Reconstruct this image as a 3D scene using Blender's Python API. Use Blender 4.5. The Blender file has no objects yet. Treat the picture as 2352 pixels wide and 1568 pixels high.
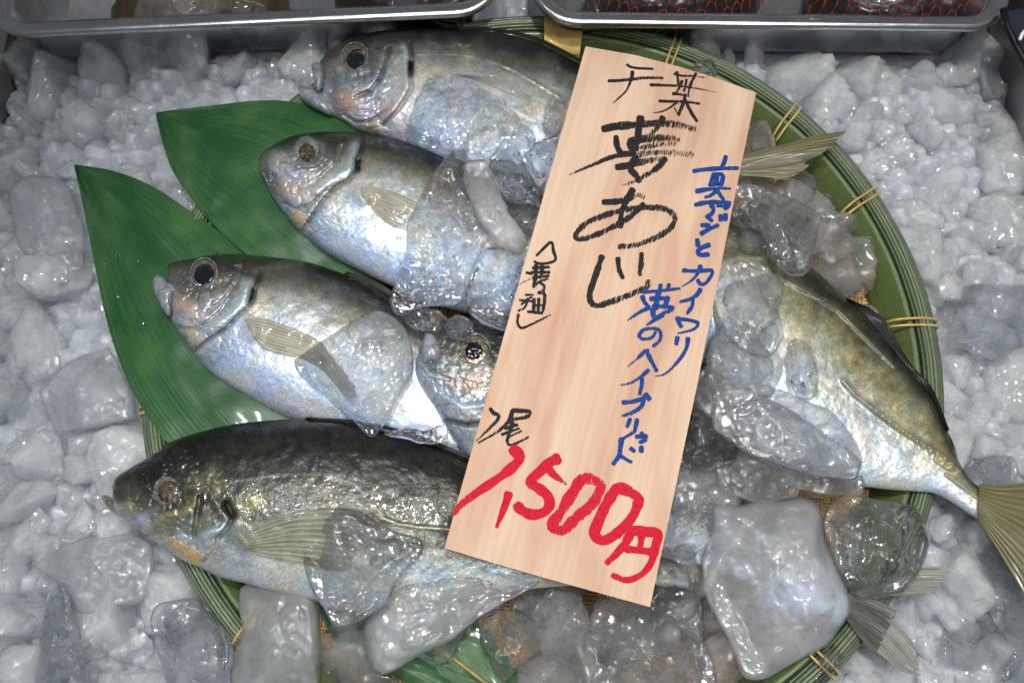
import bpy, math, random
import numpy as np
from mathutils import Vector
C = bpy.context.scene.collection
random.seed(5); RNG = np.random.default_rng(5)

# ------------------------------------------------------------------ camera, world, lamps, exposure
W, Hh, FP = 2352.0, 1568.0, 1900.0
TILT = math.radians(17.5); CAMH = 0.45
cam_d = bpy.data.cameras.new('camera'); cam = bpy.data.objects.new('camera', cam_d); C.objects.link(cam)
cam.location = (0, 0, CAMH); cam.rotation_euler = (TILT, 0, 0)
cam_d.sensor_width = 36.0; cam_d.lens = 36.0*FP/W; cam_d.clip_start = 0.01; cam_d.clip_end = 50
sc = bpy.context.scene; sc.camera = cam
sc.view_settings.view_transform = 'Standard'; sc.view_settings.look = 'None'
sc.view_settings.gamma = 1.0; sc.view_settings.exposure = 0.0
sc.view_settings.use_curve_mapping = False
sc.render.engine = 'CYCLES'
sc.cycles.max_bounces = 18; sc.cycles.transmission_bounces = 14; sc.cycles.transparent_max_bounces = 16
sc.cycles.diffuse_bounces = 4; sc.cycles.glossy_bounces = 5
sc.cycles.caustics_refractive = True; sc.cycles.caustics_reflective = False
sc.cycles.blur_glossy = 5.0; sc.cycles.sample_clamp_indirect = 5.0; sc.cycles.sample_clamp_direct = 0
sc.cycles.use_denoising = True
wd = bpy.data.worlds.new('World'); sc.world = wd; wd.use_nodes = True
bg = wd.node_tree.nodes['Background']; bg.inputs[0].default_value = (0.85, 0.92, 1.0, 1); bg.inputs[1].default_value = 0.12

def lamp(name, kind, loc, aim, energy, color, **kw):
    d = bpy.data.lights.new(name, kind); o = bpy.data.objects.new(name, d); C.objects.link(o)
    o.location = loc; o.rotation_euler = (Vector(aim)-Vector(loc)).to_track_quat('-Z', 'Y').to_euler()
    d.energy = energy; d.color = color
    for k, v in kw.items(): setattr(d, k, v)
    return o
lamp('stall_lamp', 'SPOT', (0.06, 0.26, 1.25), (0.11, 0.075, 0), 36, (1.0, 0.985, 0.96), spot_size=math.radians(43), spot_blend=0.65, shadow_soft_size=0.04)
lamp('stall_lamp', 'SPOT', (-0.42, 0.22, 1.25), (-0.12, -0.03, 0), 22, (0.95, 0.97, 1.0), spot_size=math.radians(40), spot_blend=0.85, shadow_soft_size=0.04)
lamp('stall_lamp', 'SPOT', (0.45, -0.10, 1.25), (0.17, 0.03, 0), 21, (1.0, 0.985, 0.965), spot_size=math.radians(40), spot_blend=0.85, shadow_soft_size=0.04)
lamp('strip_lamp', 'AREA', (-0.1, -0.55, 1.5), (0, 0.0, 0), 5, (0.93, 0.97, 1.0), shape='RECTANGLE', size=1.3, size_y=0.05)
lamp('strip_lamp', 'AREA', (0.2, 0.75, 1.35), (0, 0.0, 0), 3.5, (1.0, 0.98, 0.94), shape='RECTANGLE', size=1.3, size_y=0.04)

# ------------------------------------------------------------------ helpers
cT, sT = math.cos(TILT), math.sin(TILT)
def U(p, z):
    """picture points (n,2) at heights z (n,) -> world points"""
    p = np.atleast_2d(np.asarray(p, float)); z = np.broadcast_to(np.asarray(z, float), (len(p),))
    x = (p[:, 0]-W/2)/FP; u = -(p[:, 1]-Hh/2)/FP
    dy = u*cT+sT; dz = u*sT-cT
    k = (z-CAMH)/dz
    return np.stack([x*k, dy*k, z], 1)
def zz(ox, oy, k): return lambda *pts: [(ox+x*k, oy+y*k) for x, y in pts]
Z1 = zz(0, 0, .33475); Z2 = zz(583.3, 35, .33475); Z3 = zz(1568, 0, .33475); Z4 = zz(175, 525, .40918)
Z5 = zz(1516.7, 525, .37209); Z6 = zz(0, 1043, .33475); Z7 = zz(700, 1043, .33475); Z8 = zz(1516.7, 1043, .35515)
ZA = zz(875, 320.8, .27911); ZB = zz(1575, 408.3, .22317); ZI = lambda *p: list(p)

def smooth(pts, n, closed=False):
    """Catmull-Rom through pts, resampled to n points evenly by length"""
    p = np.asarray(pts, float)
    if closed: q = np.vstack([p[-1], p, p[0], p[1]])
    else: q = np.vstack([2*p[0]-p[1], p, 2*p[-1]-p[-2]])
    out = []
    for i in range(1, len(q)-2):
        t = np.linspace(0, 1, 14, endpoint=False)[:, None]
        a, b, c, d = q[i-1], q[i], q[i+1], q[i+2]
        out.append(0.5*(2*b+(c-a)*t+(2*a-5*b+4*c-d)*t*t+(3*b-a-3*c+d)*t**3))
    out = np.vstack(out+([p[:1]] if closed else [p[-1:]]))
    L = np.r_[0, np.cumsum(np.hypot(*np.diff(out, axis=0).T))]
    s = np.linspace(0, L[-1], n, endpoint=not closed)
    return np.stack([np.interp(s, L, out[:, k]) for k in range(out.shape[1])], 1)

def hash2(ix, iy, seed):
    h = (ix.astype(np.int64)*374761393+iy.astype(np.int64)*668265263+seed*974634777) & 0xffffffff
    h = ((h ^ (h >> 13))*1274126177) & 0xffffffff
    return ((h ^ (h >> 16)) & 0xffff)/65535.0
def vnoise(x, y, seed=0):
    ix = np.floor(x); iy = np.floor(y); fx = x-ix; fy = y-iy
    fx = fx*fx*fx*(fx*(fx*6-15)+10); fy = fy*fy*fy*(fy*(fy*6-15)+10)
    a = hash2(ix, iy, seed); b = hash2(ix+1, iy, seed); c = hash2(ix, iy+1, seed); d = hash2(ix+1, iy+1, seed)
    return (a*(1-fx)+b*fx)*(1-fy)+(c*(1-fx)+d*fx)*fy
def fbm(x, y, seed=0, o=4):
    s = 0; a = .5; t = 0
    for i in range(o):
        s = s+a*vnoise(x*2**i+17.3*i, y*2**i-9.1*i, seed+i); t += a; a *= .55
    return s/t
def sstep(a, b, x):
    t = np.clip((x-a)/(b-a), 0, 1); return t*t*(3-2*t)

def meshobj(name, verts, faces, mat, parent=None, shade=True, col=None, uv=None, mats=None, mi=None):
    me = bpy.data.meshes.new(name)
    me.from_pydata([tuple(map(float, v)) for v in verts], [], [tuple(map(int, f)) for f in faces])
    for m in (mats or [mat]): me.materials.append(m)
    if mi is not None: me.polygons.foreach_set('material_index', mi)
    if shade: me.polygons.foreach_set('use_smooth', [True]*len(me.polygons))
    if col is not None:
        a = me.color_attributes.new('Col', 'FLOAT_COLOR', 'POINT')
        c = np.ones((len(verts), 4), np.float32); c[:, :3] = col; a.data.foreach_set('color', c.ravel())
    if uv is not None:
        l = me.uv_layers.new(name='UVMap')
        vi = np.zeros(len(me.loops), np.int32); me.loops.foreach_get('vertex_index', vi)
        l.data.foreach_set('uv', np.asarray(uv, np.float32)[vi].ravel())
    me.update()
    o = bpy.data.objects.new(name, me); C.objects.link(o)
    if parent is not None: o.parent = parent
    return o
def tag(o, label=None, cat=None, group=None, kind=None):
    if label: o['label'] = label
    if cat: o['category'] = cat
    if group: o['group'] = group
    if kind: o['kind'] = kind
    return o
def empty(name, label, cat, group=None):
    o = bpy.data.objects.new(name, None); C.objects.link(o); o.empty_display_size = .01
    return tag(o, label, cat, group)
def gridfaces(nu, nv, off=0, wrap=False, flip=False):
    f = []
    for i in range(nu-1):
        for j in range(nv if wrap else nv-1):
            a = off+i*nv+j; b = off+i*nv+(j+1) % nv; c = off+(i+1)*nv+(j+1) % nv; d = off+(i+1)*nv+j
            f.append((d, c, b, a) if flip else (a, b, c, d))
    return f
def tube(path, r, sides=8, closed=False, caps=True):
    """path (n,3) -> verts, faces"""
    p = np.asarray(path, float); n = len(p)
    t = np.roll(p, -1, 0)-np.roll(p, 1, 0) if closed else np.gradient(p, axis=0)
    t /= np.linalg.norm(t, axis=1)[:, None]+1e-12
    ref = np.array([0, 0, 1.0]); a = np.cross(t, ref); bad = np.linalg.norm(a, axis=1) < .2
    a[bad] = np.cross(t[bad], [1.0, 0, 0]); a /= np.linalg.norm(a, axis=1)[:, None]; b = np.cross(t, a)
    r = np.broadcast_to(np.asarray(r, float), (n,))
    ang = np.linspace(0, 2*math.pi, sides, endpoint=False)
    v = p[:, None]+r[:, None, None]*(np.cos(ang)[None, :, None]*a[:, None]+np.sin(ang)[None, :, None]*b[:, None])
    v = v.reshape(-1, 3); f = gridfaces(n, sides, wrap=True)
    if closed:
        for j in range(sides):
            f.append(((n-1)*sides+j, (n-1)*sides+(j+1) % sides, (j+1) % sides, j))
    elif caps:
        f.append(tuple(range(sides-1, -1, -1))); f.append(tuple((n-1)*sides+j for j in range(sides)))
    return v, f
class MB:
    def __init__(s): s.v = []; s.f = []; s.n = 0
    def add(s, v, f):
        s.v.append(np.asarray(v)); s.f += [tuple(i+s.n for i in q) for q in f]; s.n += len(v)
    def build(s, name, mat, parent=None, **k): return meshobj(name, np.vstack(s.v), s.f, mat, parent, **k)

# ------------------------------------------------------------------ materials
class NT:
    def __init__(s, name):
        s.m = bpy.data.materials.new(name); s.m.use_nodes = True; s.t = s.m.node_tree
        s.b = s.t.nodes['Principled BSDF']; s.out = s.t.nodes['Material Output']
    def n(s, typ, **kw):
        o = s.t.nodes.new(typ)
        for k, v in kw.items():
            if k.startswith('i_'):
                o.inputs[k[2:].replace('_', ' ')].default_value = v
            else: setattr(o, k, v)
        return o
    def l(s, a, b): s.t.links.new(a, b)
    def set(s, **kw):
        for k, v in kw.items():
            i = s.b.inputs[k.replace('_', ' ')]
            if hasattr(v, 'is_output'): s.l(v, i)
            else: i.default_value = (*v, 1) if isinstance(v, tuple) and len(v) == 3 and i.type == 'RGBA' else v
    def coord(s, kind='Object', scale=None, rot=None):
        c = s.n('ShaderNodeTexCoord').outputs[kind]
        if scale is None: return c
        m = s.n('ShaderNodeMapping'); m.inputs['Scale'].default_value = scale
        if rot: m.inputs['Rotation'].default_value = rot
        s.l(c, m.inputs[0]); return m.outputs[0]
    def noise(s, vec, scale, detail=4, rough=.55, dist=0):
        o = s.n('ShaderNodeTexNoise'); o.inputs['Scale'].default_value = scale; o.inputs['Detail'].default_value = detail
        o.inputs['Roughness'].default_value = rough; o.inputs['Distortion'].default_value = dist; s.l(vec, o.inputs['Vector']); return o.outputs['Fac']
    def ramp(s, fac, stops):
        o = s.n('ShaderNodeValToRGB'); e = o.color_ramp.elements
        while len(e) < len(stops): e.new(.5)
        for q, (p, c) in zip(e, stops): q.position = p; q.color = (*c, 1) if len(c) == 3 else c
        s.l(fac, o.inputs[0]); return o.outputs[0]
    def math(s, op, a, b=None):
        o = s.n('ShaderNodeMath', operation=op)
        for i, v in enumerate((a, b)):
            if v is None: continue
            if hasattr(v, 'is_output'): s.l(v, o.inputs[i])
            else: o.inputs[i].default_value = v
        return o.outputs[0]
    def mix(s, fac, a, b, blend='MIX'):
        o = s.n('ShaderNodeMix', data_type='RGBA', blend_type=blend)
        for i, v in ((0, fac), (6, a), (7, b)):
            if hasattr(v, 'is_output'): s.l(v, o.inputs[i])
            else: o.inputs[i].default_value = (*v, 1) if isinstance(v, tuple) and len(v) == 3 else v
        return o.outputs[2]
    def bump(s, h, strength, dist, normal=None):
        o = s.n('ShaderNodeBump'); o.inputs['Strength'].default_value = strength; o.inputs['Distance'].default_value = dist
        s.l(h, o.inputs['Height'])
        if normal is not None: s.l(normal, o.inputs['Normal'])
        return o.outputs[0]

def ice_mat(name, rough, white, clear, bump_s, coat=.3, gl_w=.04, scale=260, tint=(0.97, 0.985, 1.0), var=.5, white_col=(.80, .82, .86), sss=.012, fine=.22, rnd=False, vein=0, vscale=45, gscale=330):
    """ice: glass, part of it passing light straight through, part milky"""
    k = NT(name); co = k.coord()
    if rnd:
        inf = k.n('ShaderNodeObjectInfo').outputs['Random']; off = k.n('ShaderNodeVectorMath', operation='ADD'); k.l(co, off.inputs[0])
        cx = k.n('ShaderNodeCombineXYZ'); k.l(inf, cx.inputs[0]); k.l(k.math('MULTIPLY', inf, 7.3), cx.inputs[1]); k.l(cx.outputs[0], off.inputs[1]); co = off.outputs[0]
    n1 = k.noise(co, scale, 1, .5, .4); n2 = k.noise(co, scale*2.6, 1, .5)
    nb = k.bump(k.math('ADD', n1, k.math('MULTIPLY', n2, fine)), bump_s, .0022)
    k.set(Base_Color=white_col, Roughness=.3, IOR=1.31, Coat_Normal=nb, Subsurface_Weight=1.0, Subsurface_Radius=(1.0, 1.04, 1.1), Subsurface_Scale=sss, Coat_Weight=coat, Coat_Roughness=.05, Coat_IOR=1.31)
    g = k.n('ShaderNodeBsdfGlass'); g.inputs['IOR'].default_value = 1.31; g.inputs['Roughness'].default_value = rough; g.inputs['Color'].default_value = (*tint, 1); k.l(nb, g.inputs['Normal'])
    tr = k.n('ShaderNodeBsdfTransparent'); tr.inputs[0].default_value = (.98, .985, .99, 1)
    m1 = k.n('ShaderNodeMixShader'); m1.inputs[0].default_value = clear; k.l(g.outputs[0], m1.inputs[1]); k.l(tr.outputs[0], m1.inputs[2])
    big = k.noise(co, 75, 3, .5, .4)
    w = k.ramp(big, [(.3, (white*(1-var),)*3), (.7, (white*(1+var),)*3)])
    if vein > 0:       # trapped air: thin whitish sheets and strings
        vn = k.noise(co, vscale, 3, .6, 1.6); rd = k.math('ABSOLUTE', k.math('SUBTRACT', vn, .5))
        w = k.math('MAXIMUM', w, k.math('MULTIPLY', k.ramp(rd, [(0, (1, 1, 1)), (.035, (0, 0, 0))]), vein))
    m2 = k.n('ShaderNodeMixShader'); k.l(w, m2.inputs[0]); k.l(m1.outputs[0], m2.inputs[1]); k.l(k.b.outputs[0], m2.inputs[2])
    gl = k.n('ShaderNodeBsdfGlossy'); gl.inputs['Roughness'].default_value = .07; k.l(k.bump(k.noise(co, gscale, 1, .5), .35, .0012), gl.inputs['Normal'])
    m3 = k.n('ShaderNodeMixShader'); m3.inputs[0].default_value = gl_w; k.l(m2.outputs[0], m3.inputs[1]); k.l(gl.outputs[0], m3.inputs[2]); k.l(m3.outputs[0], k.out.inputs[0])
    return k.m
M_ICE = ice_mat('clear_ice', .0, .03, .06, .03, scale=220, fine=.1, var=.9, vein=.10, vscale=32, white_col=(.72, .74, .77))
M_ICE2 = ice_mat('cloudy_ice', .015, .07, .08, .05, scale=240, fine=.2, var=.8, vein=.12, vscale=38, sss=.02, white_col=(.74, .76, .79))
M_ICE3 = ice_mat('grey_ice', .04, .13, .12, .08, scale=240, fine=.3, var=.6, vein=.12, sss=.02, white_col=(.72, .74, .78))
M_ICEF = ice_mat('frosted_ice', .16, .25, .22, .28, scale=380, var=.3, fine=.6, sss=.03, white_col=(.70, .72, .75), vein=.10, vscale=30)
M_ICES = ice_mat('small_ice', .02, .14, .52, .06, scale=240, fine=.2, var=.5, vein=.1, sss=.02, white_col=(.86, .85, .83))
M_BED = ice_mat('crushed_ice', .06, .42, .34, .10, scale=300, var=.35, rnd=True, fine=.35, white_col=(.86, .91, .99), sss=.02, vein=.10, vscale=60, coat=.15, gl_w=.03)
M_HEAP = ice_mat('crushed_ice_heap', .12, .6, .4, .25, scale=240, var=.25, white_col=(.70, .745, .82), sss=.02, coat=.15)

def steel_mat(name, base=.55, rough=.22, streak=True):
    k = NT(name); co = k.coord()
    n = k.noise(co, 30, 5, .6, 1.0); fine = k.noise(k.coord('Object', (40, 900, 900)), 1.0, 3)
    k.set(Base_Color=k.ramp(n, [(.3, (base*.8,)*3), (.7, (base, base, base*1.02))]), Metallic=1.0,
          Roughness=k.math('ADD', k.math('MULTIPLY', n, .25), rough-.08), Normal=k.bump(fine, .12, .0004))
    return k.m
M_STEEL = steel_mat('stainless_steel', .8, .2); M_BASIN = steel_mat('dull_steel', .42, .4)

def fish_mat():
    k = NT('fish_skin'); co = k.coord()
    a = k.n('ShaderNodeVertexColor', layer_name='Col').outputs[0]
    n1 = k.noise(co, 850, 4, .65); n2 = k.noise(co, 300, 4, .65, .8)
    vo = k.n('ShaderNodeTexVoronoi', feature='F1'); vo.inputs['Scale'].default_value = 1.0; k.l(k.coord('UV', (760, 760, 1)), vo.inputs['Vector'])
    sc_ = vo.outputs['Distance']; wet = k.noise(co, 75, 4, .6, .8)
    c1 = k.mix(1.0, a, k.ramp(n1, [(.32, (.76, .76, .76)), (.68, (1.2, 1.2, 1.18))]), 'MULTIPLY')
    c1 = k.mix(.45, c1, k.mix(1.0, c1, k.ramp(sc_, [(.2, (1.12, 1.12, 1.12)), (.75, (.62, .62, .62))]), 'MULTIPLY'))
    iri = k.ramp(k.noise(co, 55, 6, .68, .6), [(.3, (1.1, .86, .84)), (.42, (1.06, 1.02, .9)), (.5, (.9, 1.02, 1.05)), (.58, (.80, .91, 1.18)), (.7, (1.06, .90, 1.04))])  # iridescent sheen of the skin put into the base colour
    c2 = k.mix(.7, c1, k.mix(1.0, c1, iri, 'MULTIPLY'))
    nb = k.bump(k.math('ADD', n2, k.math('MULTIPLY', sc_, -.3)), .24, .0011)
    k.set(Base_Color=c2, Metallic=.35, Roughness=k.ramp(n2, [(.3, (.24,)*3), (.7, (.42,)*3)]), Normal=nb, Coat_Weight=k.ramp(wet, [(.44, (.15,)*3), (.6, (1,)*3)]), Coat_Roughness=k.ramp(wet, [(.46, (.25,)*3), (.6, (.025,)*3)]), Coat_IOR=1.4, Coat_Normal=k.bump(k.noise(co, 360, 1, .5), .34, .0013))
    return k.m
M_FISH = fish_mat()
def simple(name, col, rough=.4, metal=0, **kw):
    k = NT(name); k.set(Base_Color=col, Roughness=rough, Metallic=metal, **kw); return k.m
def noisy(name, c0, c1, scale, rough=.4, bump_s=.3, bd=.001, metal=0, **kw):
    k = NT(name); n = k.noise(k.coord(), scale, 4, .6, .5)
    k.set(Base_Color=k.ramp(n, [(.32, c0), (.68, c1)]), Roughness=rough, Metallic=metal, Normal=k.bump(n, bump_s, bd), **kw); return k.m
M_PUPIL = simple('pupil_black', (.004, .005, .008), .08, 0, Coat_Weight=1.0, Coat_Roughness=.02)
M_IRIS = noisy('iris_gold', (.07, .045, .02), (.40, .33, .20), 500, .25, .2, .0006, .5, Coat_Weight=1.0, Coat_Roughness=.04)
M_BRONZE = noisy('iris_bronze', (.005, .005, .006), (.13, .085, .05), 260, .2, .8, .0018, .3, Coat_Weight=1.0, Coat_Roughness=.05)
M_LIP = noisy('lip_grey', (.14, .15, .17), (.36, .38, .42), 200, .22, .2, .001, .1, Coat_Weight=.8, Coat_Roughness=.06, Subsurface_Weight=.3, Subsurface_Scale=.003)
M_LIPD = noisy('lip_olive', (.05, .05, .04), (.26, .26, .2), 200, .22, .2, .001, .1, Coat_Weight=.8, Coat_Roughness=.06)

def fin_mat(name, c0, c1, alpha=.86, rays=26, fade=0.0):
    k = NT(name); uv = k.coord('UV'); s = k.n('ShaderNodeSeparateXYZ'); k.l(uv, s.inputs[0])
    wob = k.math('MULTIPLY', k.noise(k.coord('UV', (3, 9, 1)), 1.0, 2), .05)
    w = k.math('SINE', k.math('MULTIPLY', k.math('ADD', s.outputs[1], wob), rays*2*math.pi))
    w = k.math('ADD', k.math('MULTIPLY', w, .5), .5)
    nz = k.noise(k.coord('UV', (4, 60, 1)), 1.0, 3)
    nz = k.noise(k.coord('UV', (2.2, rays*1.5, 1)), 1.0, 3, .6, .15)
    f = k.math('ADD', k.math('MULTIPLY', w, .28), k.math('MULTIPLY', nz, .72))
    al = k.math('SUBTRACT', alpha+.1, k.math('MULTIPLY', f, .25))
    if fade > 0:       # the membrane thins out towards its free edges
        e = k.math('POWER', s.outputs[0], 2.0); v2 = k.math('POWER', k.math('ABSOLUTE', k.math('SUBTRACT', k.math('MULTIPLY', s.outputs[1], 2.0), 1.0)), 6.0)
        al = k.math('MULTIPLY', al, k.math('SUBTRACT', 1.0, k.math('MULTIPLY', k.math('MAXIMUM', e, v2), fade)))
    k.set(Base_Color=k.ramp(f, [(.2, c0), (.8, c1)]), Roughness=.33, Normal=k.bump(f, .6, .0010), Coat_Weight=.3, Coat_Roughness=.1, Alpha=al)
    tr = k.n('ShaderNodeBsdfTranslucent'); tr.inputs[0].default_value = (*c1, 1); tp = k.n('ShaderNodeBsdfTransparent')
    mt = k.n('ShaderNodeMixShader'); k.l(al, mt.inputs[0]); k.l(tp.outputs[0], mt.inputs[1]); k.l(tr.outputs[0], mt.inputs[2])
    ms = k.n('ShaderNodeMixShader'); ms.inputs[0].default_value = .22
    k.l(k.b.outputs[0], ms.inputs[1]); k.l(mt.outputs[0], ms.inputs[2]); k.l(ms.outputs[0], k.out.inputs[0])
    return k.m
M_FIN = fin_mat('pectoral_fin', (.20, .165, .09), (.70, .66, .54), .66, 10, .6)
M_FINF = fin_mat('faint_fin', (.30, .28, .22), (.6, .58, .5), .34, 10, .7)
M_FIN5 = fin_mat('olive_fin', (.10, .105, .05), (.50, .52, .38), .6, 11, .6)
M_TAIL = fin_mat('tail_fin', (.085, .078, .03), (.29, .265, .125), .84, 13)
M_TAILG = fin_mat('grey_tail', (.10, .10, .08), (.44, .43, .38), .74, 11)
M_TAILD = fin_mat('dark_tail', (.02, .02, .016), (.13, .125, .10), .9, 16)
M_DORSAL = fin_mat('dorsal_fin', (.012, .012, .01), (.05, .05, .04), .98, 26)

def leaf_mat():
    k = NT('leaf_green'); uv = k.coord('UV'); s = k.n('ShaderNodeSeparateXYZ'); k.l(uv, s.inputs[0])
    w = k.math('SINE', k.math('MULTIPLY', s.outputs[0], 46*2*math.pi)); w = k.math('ADD', k.math('MULTIPLY', w, .5), .5)
    streak = k.math('ADD', k.math('MULTIPLY', k.noise(k.coord('UV', (70, 2.0, 1)), 1.0, 3, .6), .55), k.math('MULTIPLY', k.noise(k.coord('UV', (190, .8, 1)), 1.0, 2), .45)); big = k.noise(k.coord('UV', (2.2, 2.6, 1)), 1.0, 3)
    f = k.math('ADD', k.math('MULTIPLY', streak, .45), k.math('ADD', k.math('MULTIPLY', big, .62), k.math('MULTIPLY', w, .02)))
    nb = k.bump(k.math('ADD', k.math('MULTIPLY', w, .12), streak), .32, .0007)
    col = k.ramp(f, [(.3, (.010, .058, .018)), (.5, (.022, .105, .030)), (.7, (.09, .20, .065))])  # palest stop lifted to paint the leaf's sheen into its colour
    k.set(Base_Color=col, Roughness=.33, Normal=nb, Coat_Weight=.4, Coat_Roughness=.1)
    tr = k.n('ShaderNodeBsdfTranslucent'); k.l(k.mix(1, col, (1.3, 1.5, .9), 'MULTIPLY'), tr.inputs[0]); k.l(nb, tr.inputs['Normal'])
    ms = k.n('ShaderNodeMixShader'); ms.inputs[0].default_value = .3
    k.l(k.b.outputs[0], ms.inputs[1]); k.l(tr.outputs[0], ms.inputs[2]); k.l(ms.outputs[0], k.out.inputs[0])
    return k.m
M_LEAF = leaf_mat()
M_MIDRIB = noisy('midrib_tan', (.22, .16, .04), (.36, .28, .09), 200, .4)

def strand_mat(name, c0, c1, c2, rough=.38):
    k = NT(name); uv = k.coord('UV', (1, 1, 1))
    a = k.noise(k.coord('UV', (14, 5, 1)), 1.0, 3); b = k.noise(k.coord('UV', (3, 90, 1)), 1.0, 3); inf = k.n('ShaderNodeObjectInfo').outputs['Random']
    f = k.math('ADD', k.math('MULTIPLY', a, .35), k.math('ADD', k.math('MULTIPLY', b, .4), k.math('MULTIPLY', inf, .28)))
    k.set(Base_Color=k.ramp(f, [(.28, c0), (.5, c1), (.75, c2)]), Roughness=rough, Normal=k.bump(b, .3, .0006), Coat_Weight=.3, Coat_Roughness=.15)
    return k.m
M_STRAND = strand_mat('rim_green', (.012, .026, .009), (.05, .08, .034), (.16, .20, .10))
M_BAND = strand_mat('band_green', (.055, .085, .022), (.095, .135, .04), (.14, .18, .06), .42)
M_RATTAN = noisy('rattan', (.42, .26, .07), (.62, .43, .15), 160, .38, .25, .0008, Coat_Weight=.3)
M_BINDING = noisy('rattan_binding', (.55, .38, .11), (.78, .57, .2), 160, .4, .25, .0008, Coat_Weight=.3)

def mat_mat():
    k = NT('woven_bamboo'); co = k.coord('Object', (1, 1, 1), (0, 0, math.radians(4)))
    ch = k.n('ShaderNodeTexChecker'); ch.inputs['Scale'].default_value = 105; k.l(co, ch.inputs[0])
    s = k.n('ShaderNodeSeparateXYZ'); k.l(co, s.inputs[0])
    wx = k.math('ABSOLUTE', k.math('SINE', k.math('MULTIPLY', s.outputs[0], 105*math.pi*4.5)))
    wy = k.math('ABSOLUTE', k.math('SINE', k.math('MULTIPLY', s.outputs[1], 105*math.pi*4.5)))
    w = k.n('ShaderNodeMix', data_type='FLOAT'); k.l(ch.outputs['Fac'], w.inputs[0]); k.l(wx, w.inputs[2]); k.l(wy, w.inputs[3])
    n = k.noise(co, 120, 4)
    f = k.math('ADD', k.math('MULTIPLY', w.outputs[0], .6), k.math('MULTIPLY', n, .5))
    k.set(Base_Color=k.ramp(f, [(.2, (.19, .085, .022)), (.5, (.44, .23, .07)), (.85, (.60, .36, .13))]), Roughness=.4, Normal=k.bump(w.outputs[0], .8, .0012), Coat_Weight=.4, Coat_Roughness=.15)
    return k.m
M_MAT = mat_mat()

def wood_mat():
    k = NT('sign_wood'); 
    g = k.noise(k.coord('UV', (420, 14, 1)), 1.0, 4, .6, .3); blot = k.noise(k.coord('UV', (42, 9, 1)), 1.0, 3, .5, .6)
    spot = k.noise(k.coord('UV', (95, 15, 1)), 1.0, 3, .5, .3); pore = k.noise(k.coord('UV', (1500, 90, 1)), 1.0, 2)
    c = k.ramp(blot, [(.32, (.46, .265, .18)), (.5, (.54, .365, .255)), (.68, (.60, .445, .325))])
    c = k.mix(k.ramp(spot, [(.66, (0, 0, 0)), (.76, (.55, .55, .55))]), c, (.60, .30, .13))
    c = k.mix(.5, c, k.mix(1.0, c, k.ramp(g, [(.3, (.84, .80, .76)), (.6, (1.05, 1.05, 1.05))]), 'MULTIPLY'))
    c = k.mix(k.ramp(k.noise(k.coord('UV', (900, 26, 1)), 1.0, 2), [(.70, (0, 0, 0)), (.78, (.7, .7, .7))]), c, (.42, .22, .12))
    k.set(Base_Color=c, Roughness=.6, Specular_IOR_Level=.2, Normal=k.bump(pore, .25, .0004)); return k.m
M_WOOD = wood_mat()
def ink_mat(name, col, col2, cover):
    k = NT(name); a = k.n('ShaderNodeVertexColor', layer_name='Col').outputs[0]; s = k.n('ShaderNodeSeparateColor'); k.l(a, s.inputs[0])
    g = k.noise(k.coord('UV', (1900, 170, 1)), 1.0, 2, .6); g2 = k.noise(k.coord('UV', (1300, 500, 1)), 1.0, 2)
    v = k.math('ADD', k.math('MULTIPLY', g, .75), k.math('MULTIPLY', g2, .25))
    thr = k.math('ADD', k.math('MULTIPLY', s.outputs[0], .30), .5-cover)   # red = dryness, green = across the stroke
    thr = k.math('ADD', thr, k.math('MULTIPLY', k.math('POWER', s.outputs[1], 3.0), .16))
    al = k.math('MULTIPLY', k.math('SUBTRACT', v, thr), 9.0)
    al.node.use_clamp = True
    k.set(Base_Color=k.ramp(g2, [(.35, col), (.65, col2)]), Roughness=.6, Specular_IOR_Level=.08, Alpha=al); return k.m
M_INKK = ink_mat('black_ink', (.010, .009, .011), (.025, .023, .025), .27)
M_INKR = ink_mat('red_ink', (.40, .003, .014), (.54, .014, .035), .32)
M_INKB = ink_mat('blue_ink', (.005, .028, .15), (.014, .06, .25), .30)

# ------------------------------------------------------------------ the setting: basin, trays
CX, CY, R = 0.0174, 0.1385, 0.2275       # basket centre and outer rim radius at z = 0
basin_z = -.07
# basin floor and walls
xr = float(U([(2322, 330)], -.022)[0, 0]); xl = float(U([(18, 330)], -.022)[0, 0])-.004
def box(x0, x1, y0, y1, z0, z1):
    v = [(x, y, z) for x in (x0, x1) for y in (y0, y1) for z in (z0, z1)]
    f = [(0, 1, 3, 2), (4, 6, 7, 5), (0, 4, 5, 1), (2, 3, 7, 6), (0, 2, 6, 4), (1, 5, 7, 3)]
    return np.array(v), f
b = MB(); b.add(*box(xl-.3, xr+.3, -.75, .95, basin_z-.004, basin_z)); o = b.build('basin_floor', M_BASIN, shade=False); tag(o, kind='structure')
basin = empty('steel_basin', 'dull stainless steel basin walls holding the crushed ice', 'basin')
b = MB(); b.add(*box(xr, xr+.003, -.55, .93, basin_z, .028)); b.build('side_wall', M_BASIN, basin, shade=False)
b = MB(); b.add(*box(xl-.003, xl, -.55, .93, basin_z, -.006)); b.build('side_wall', M_BASIN, basin, shade=False)

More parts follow.
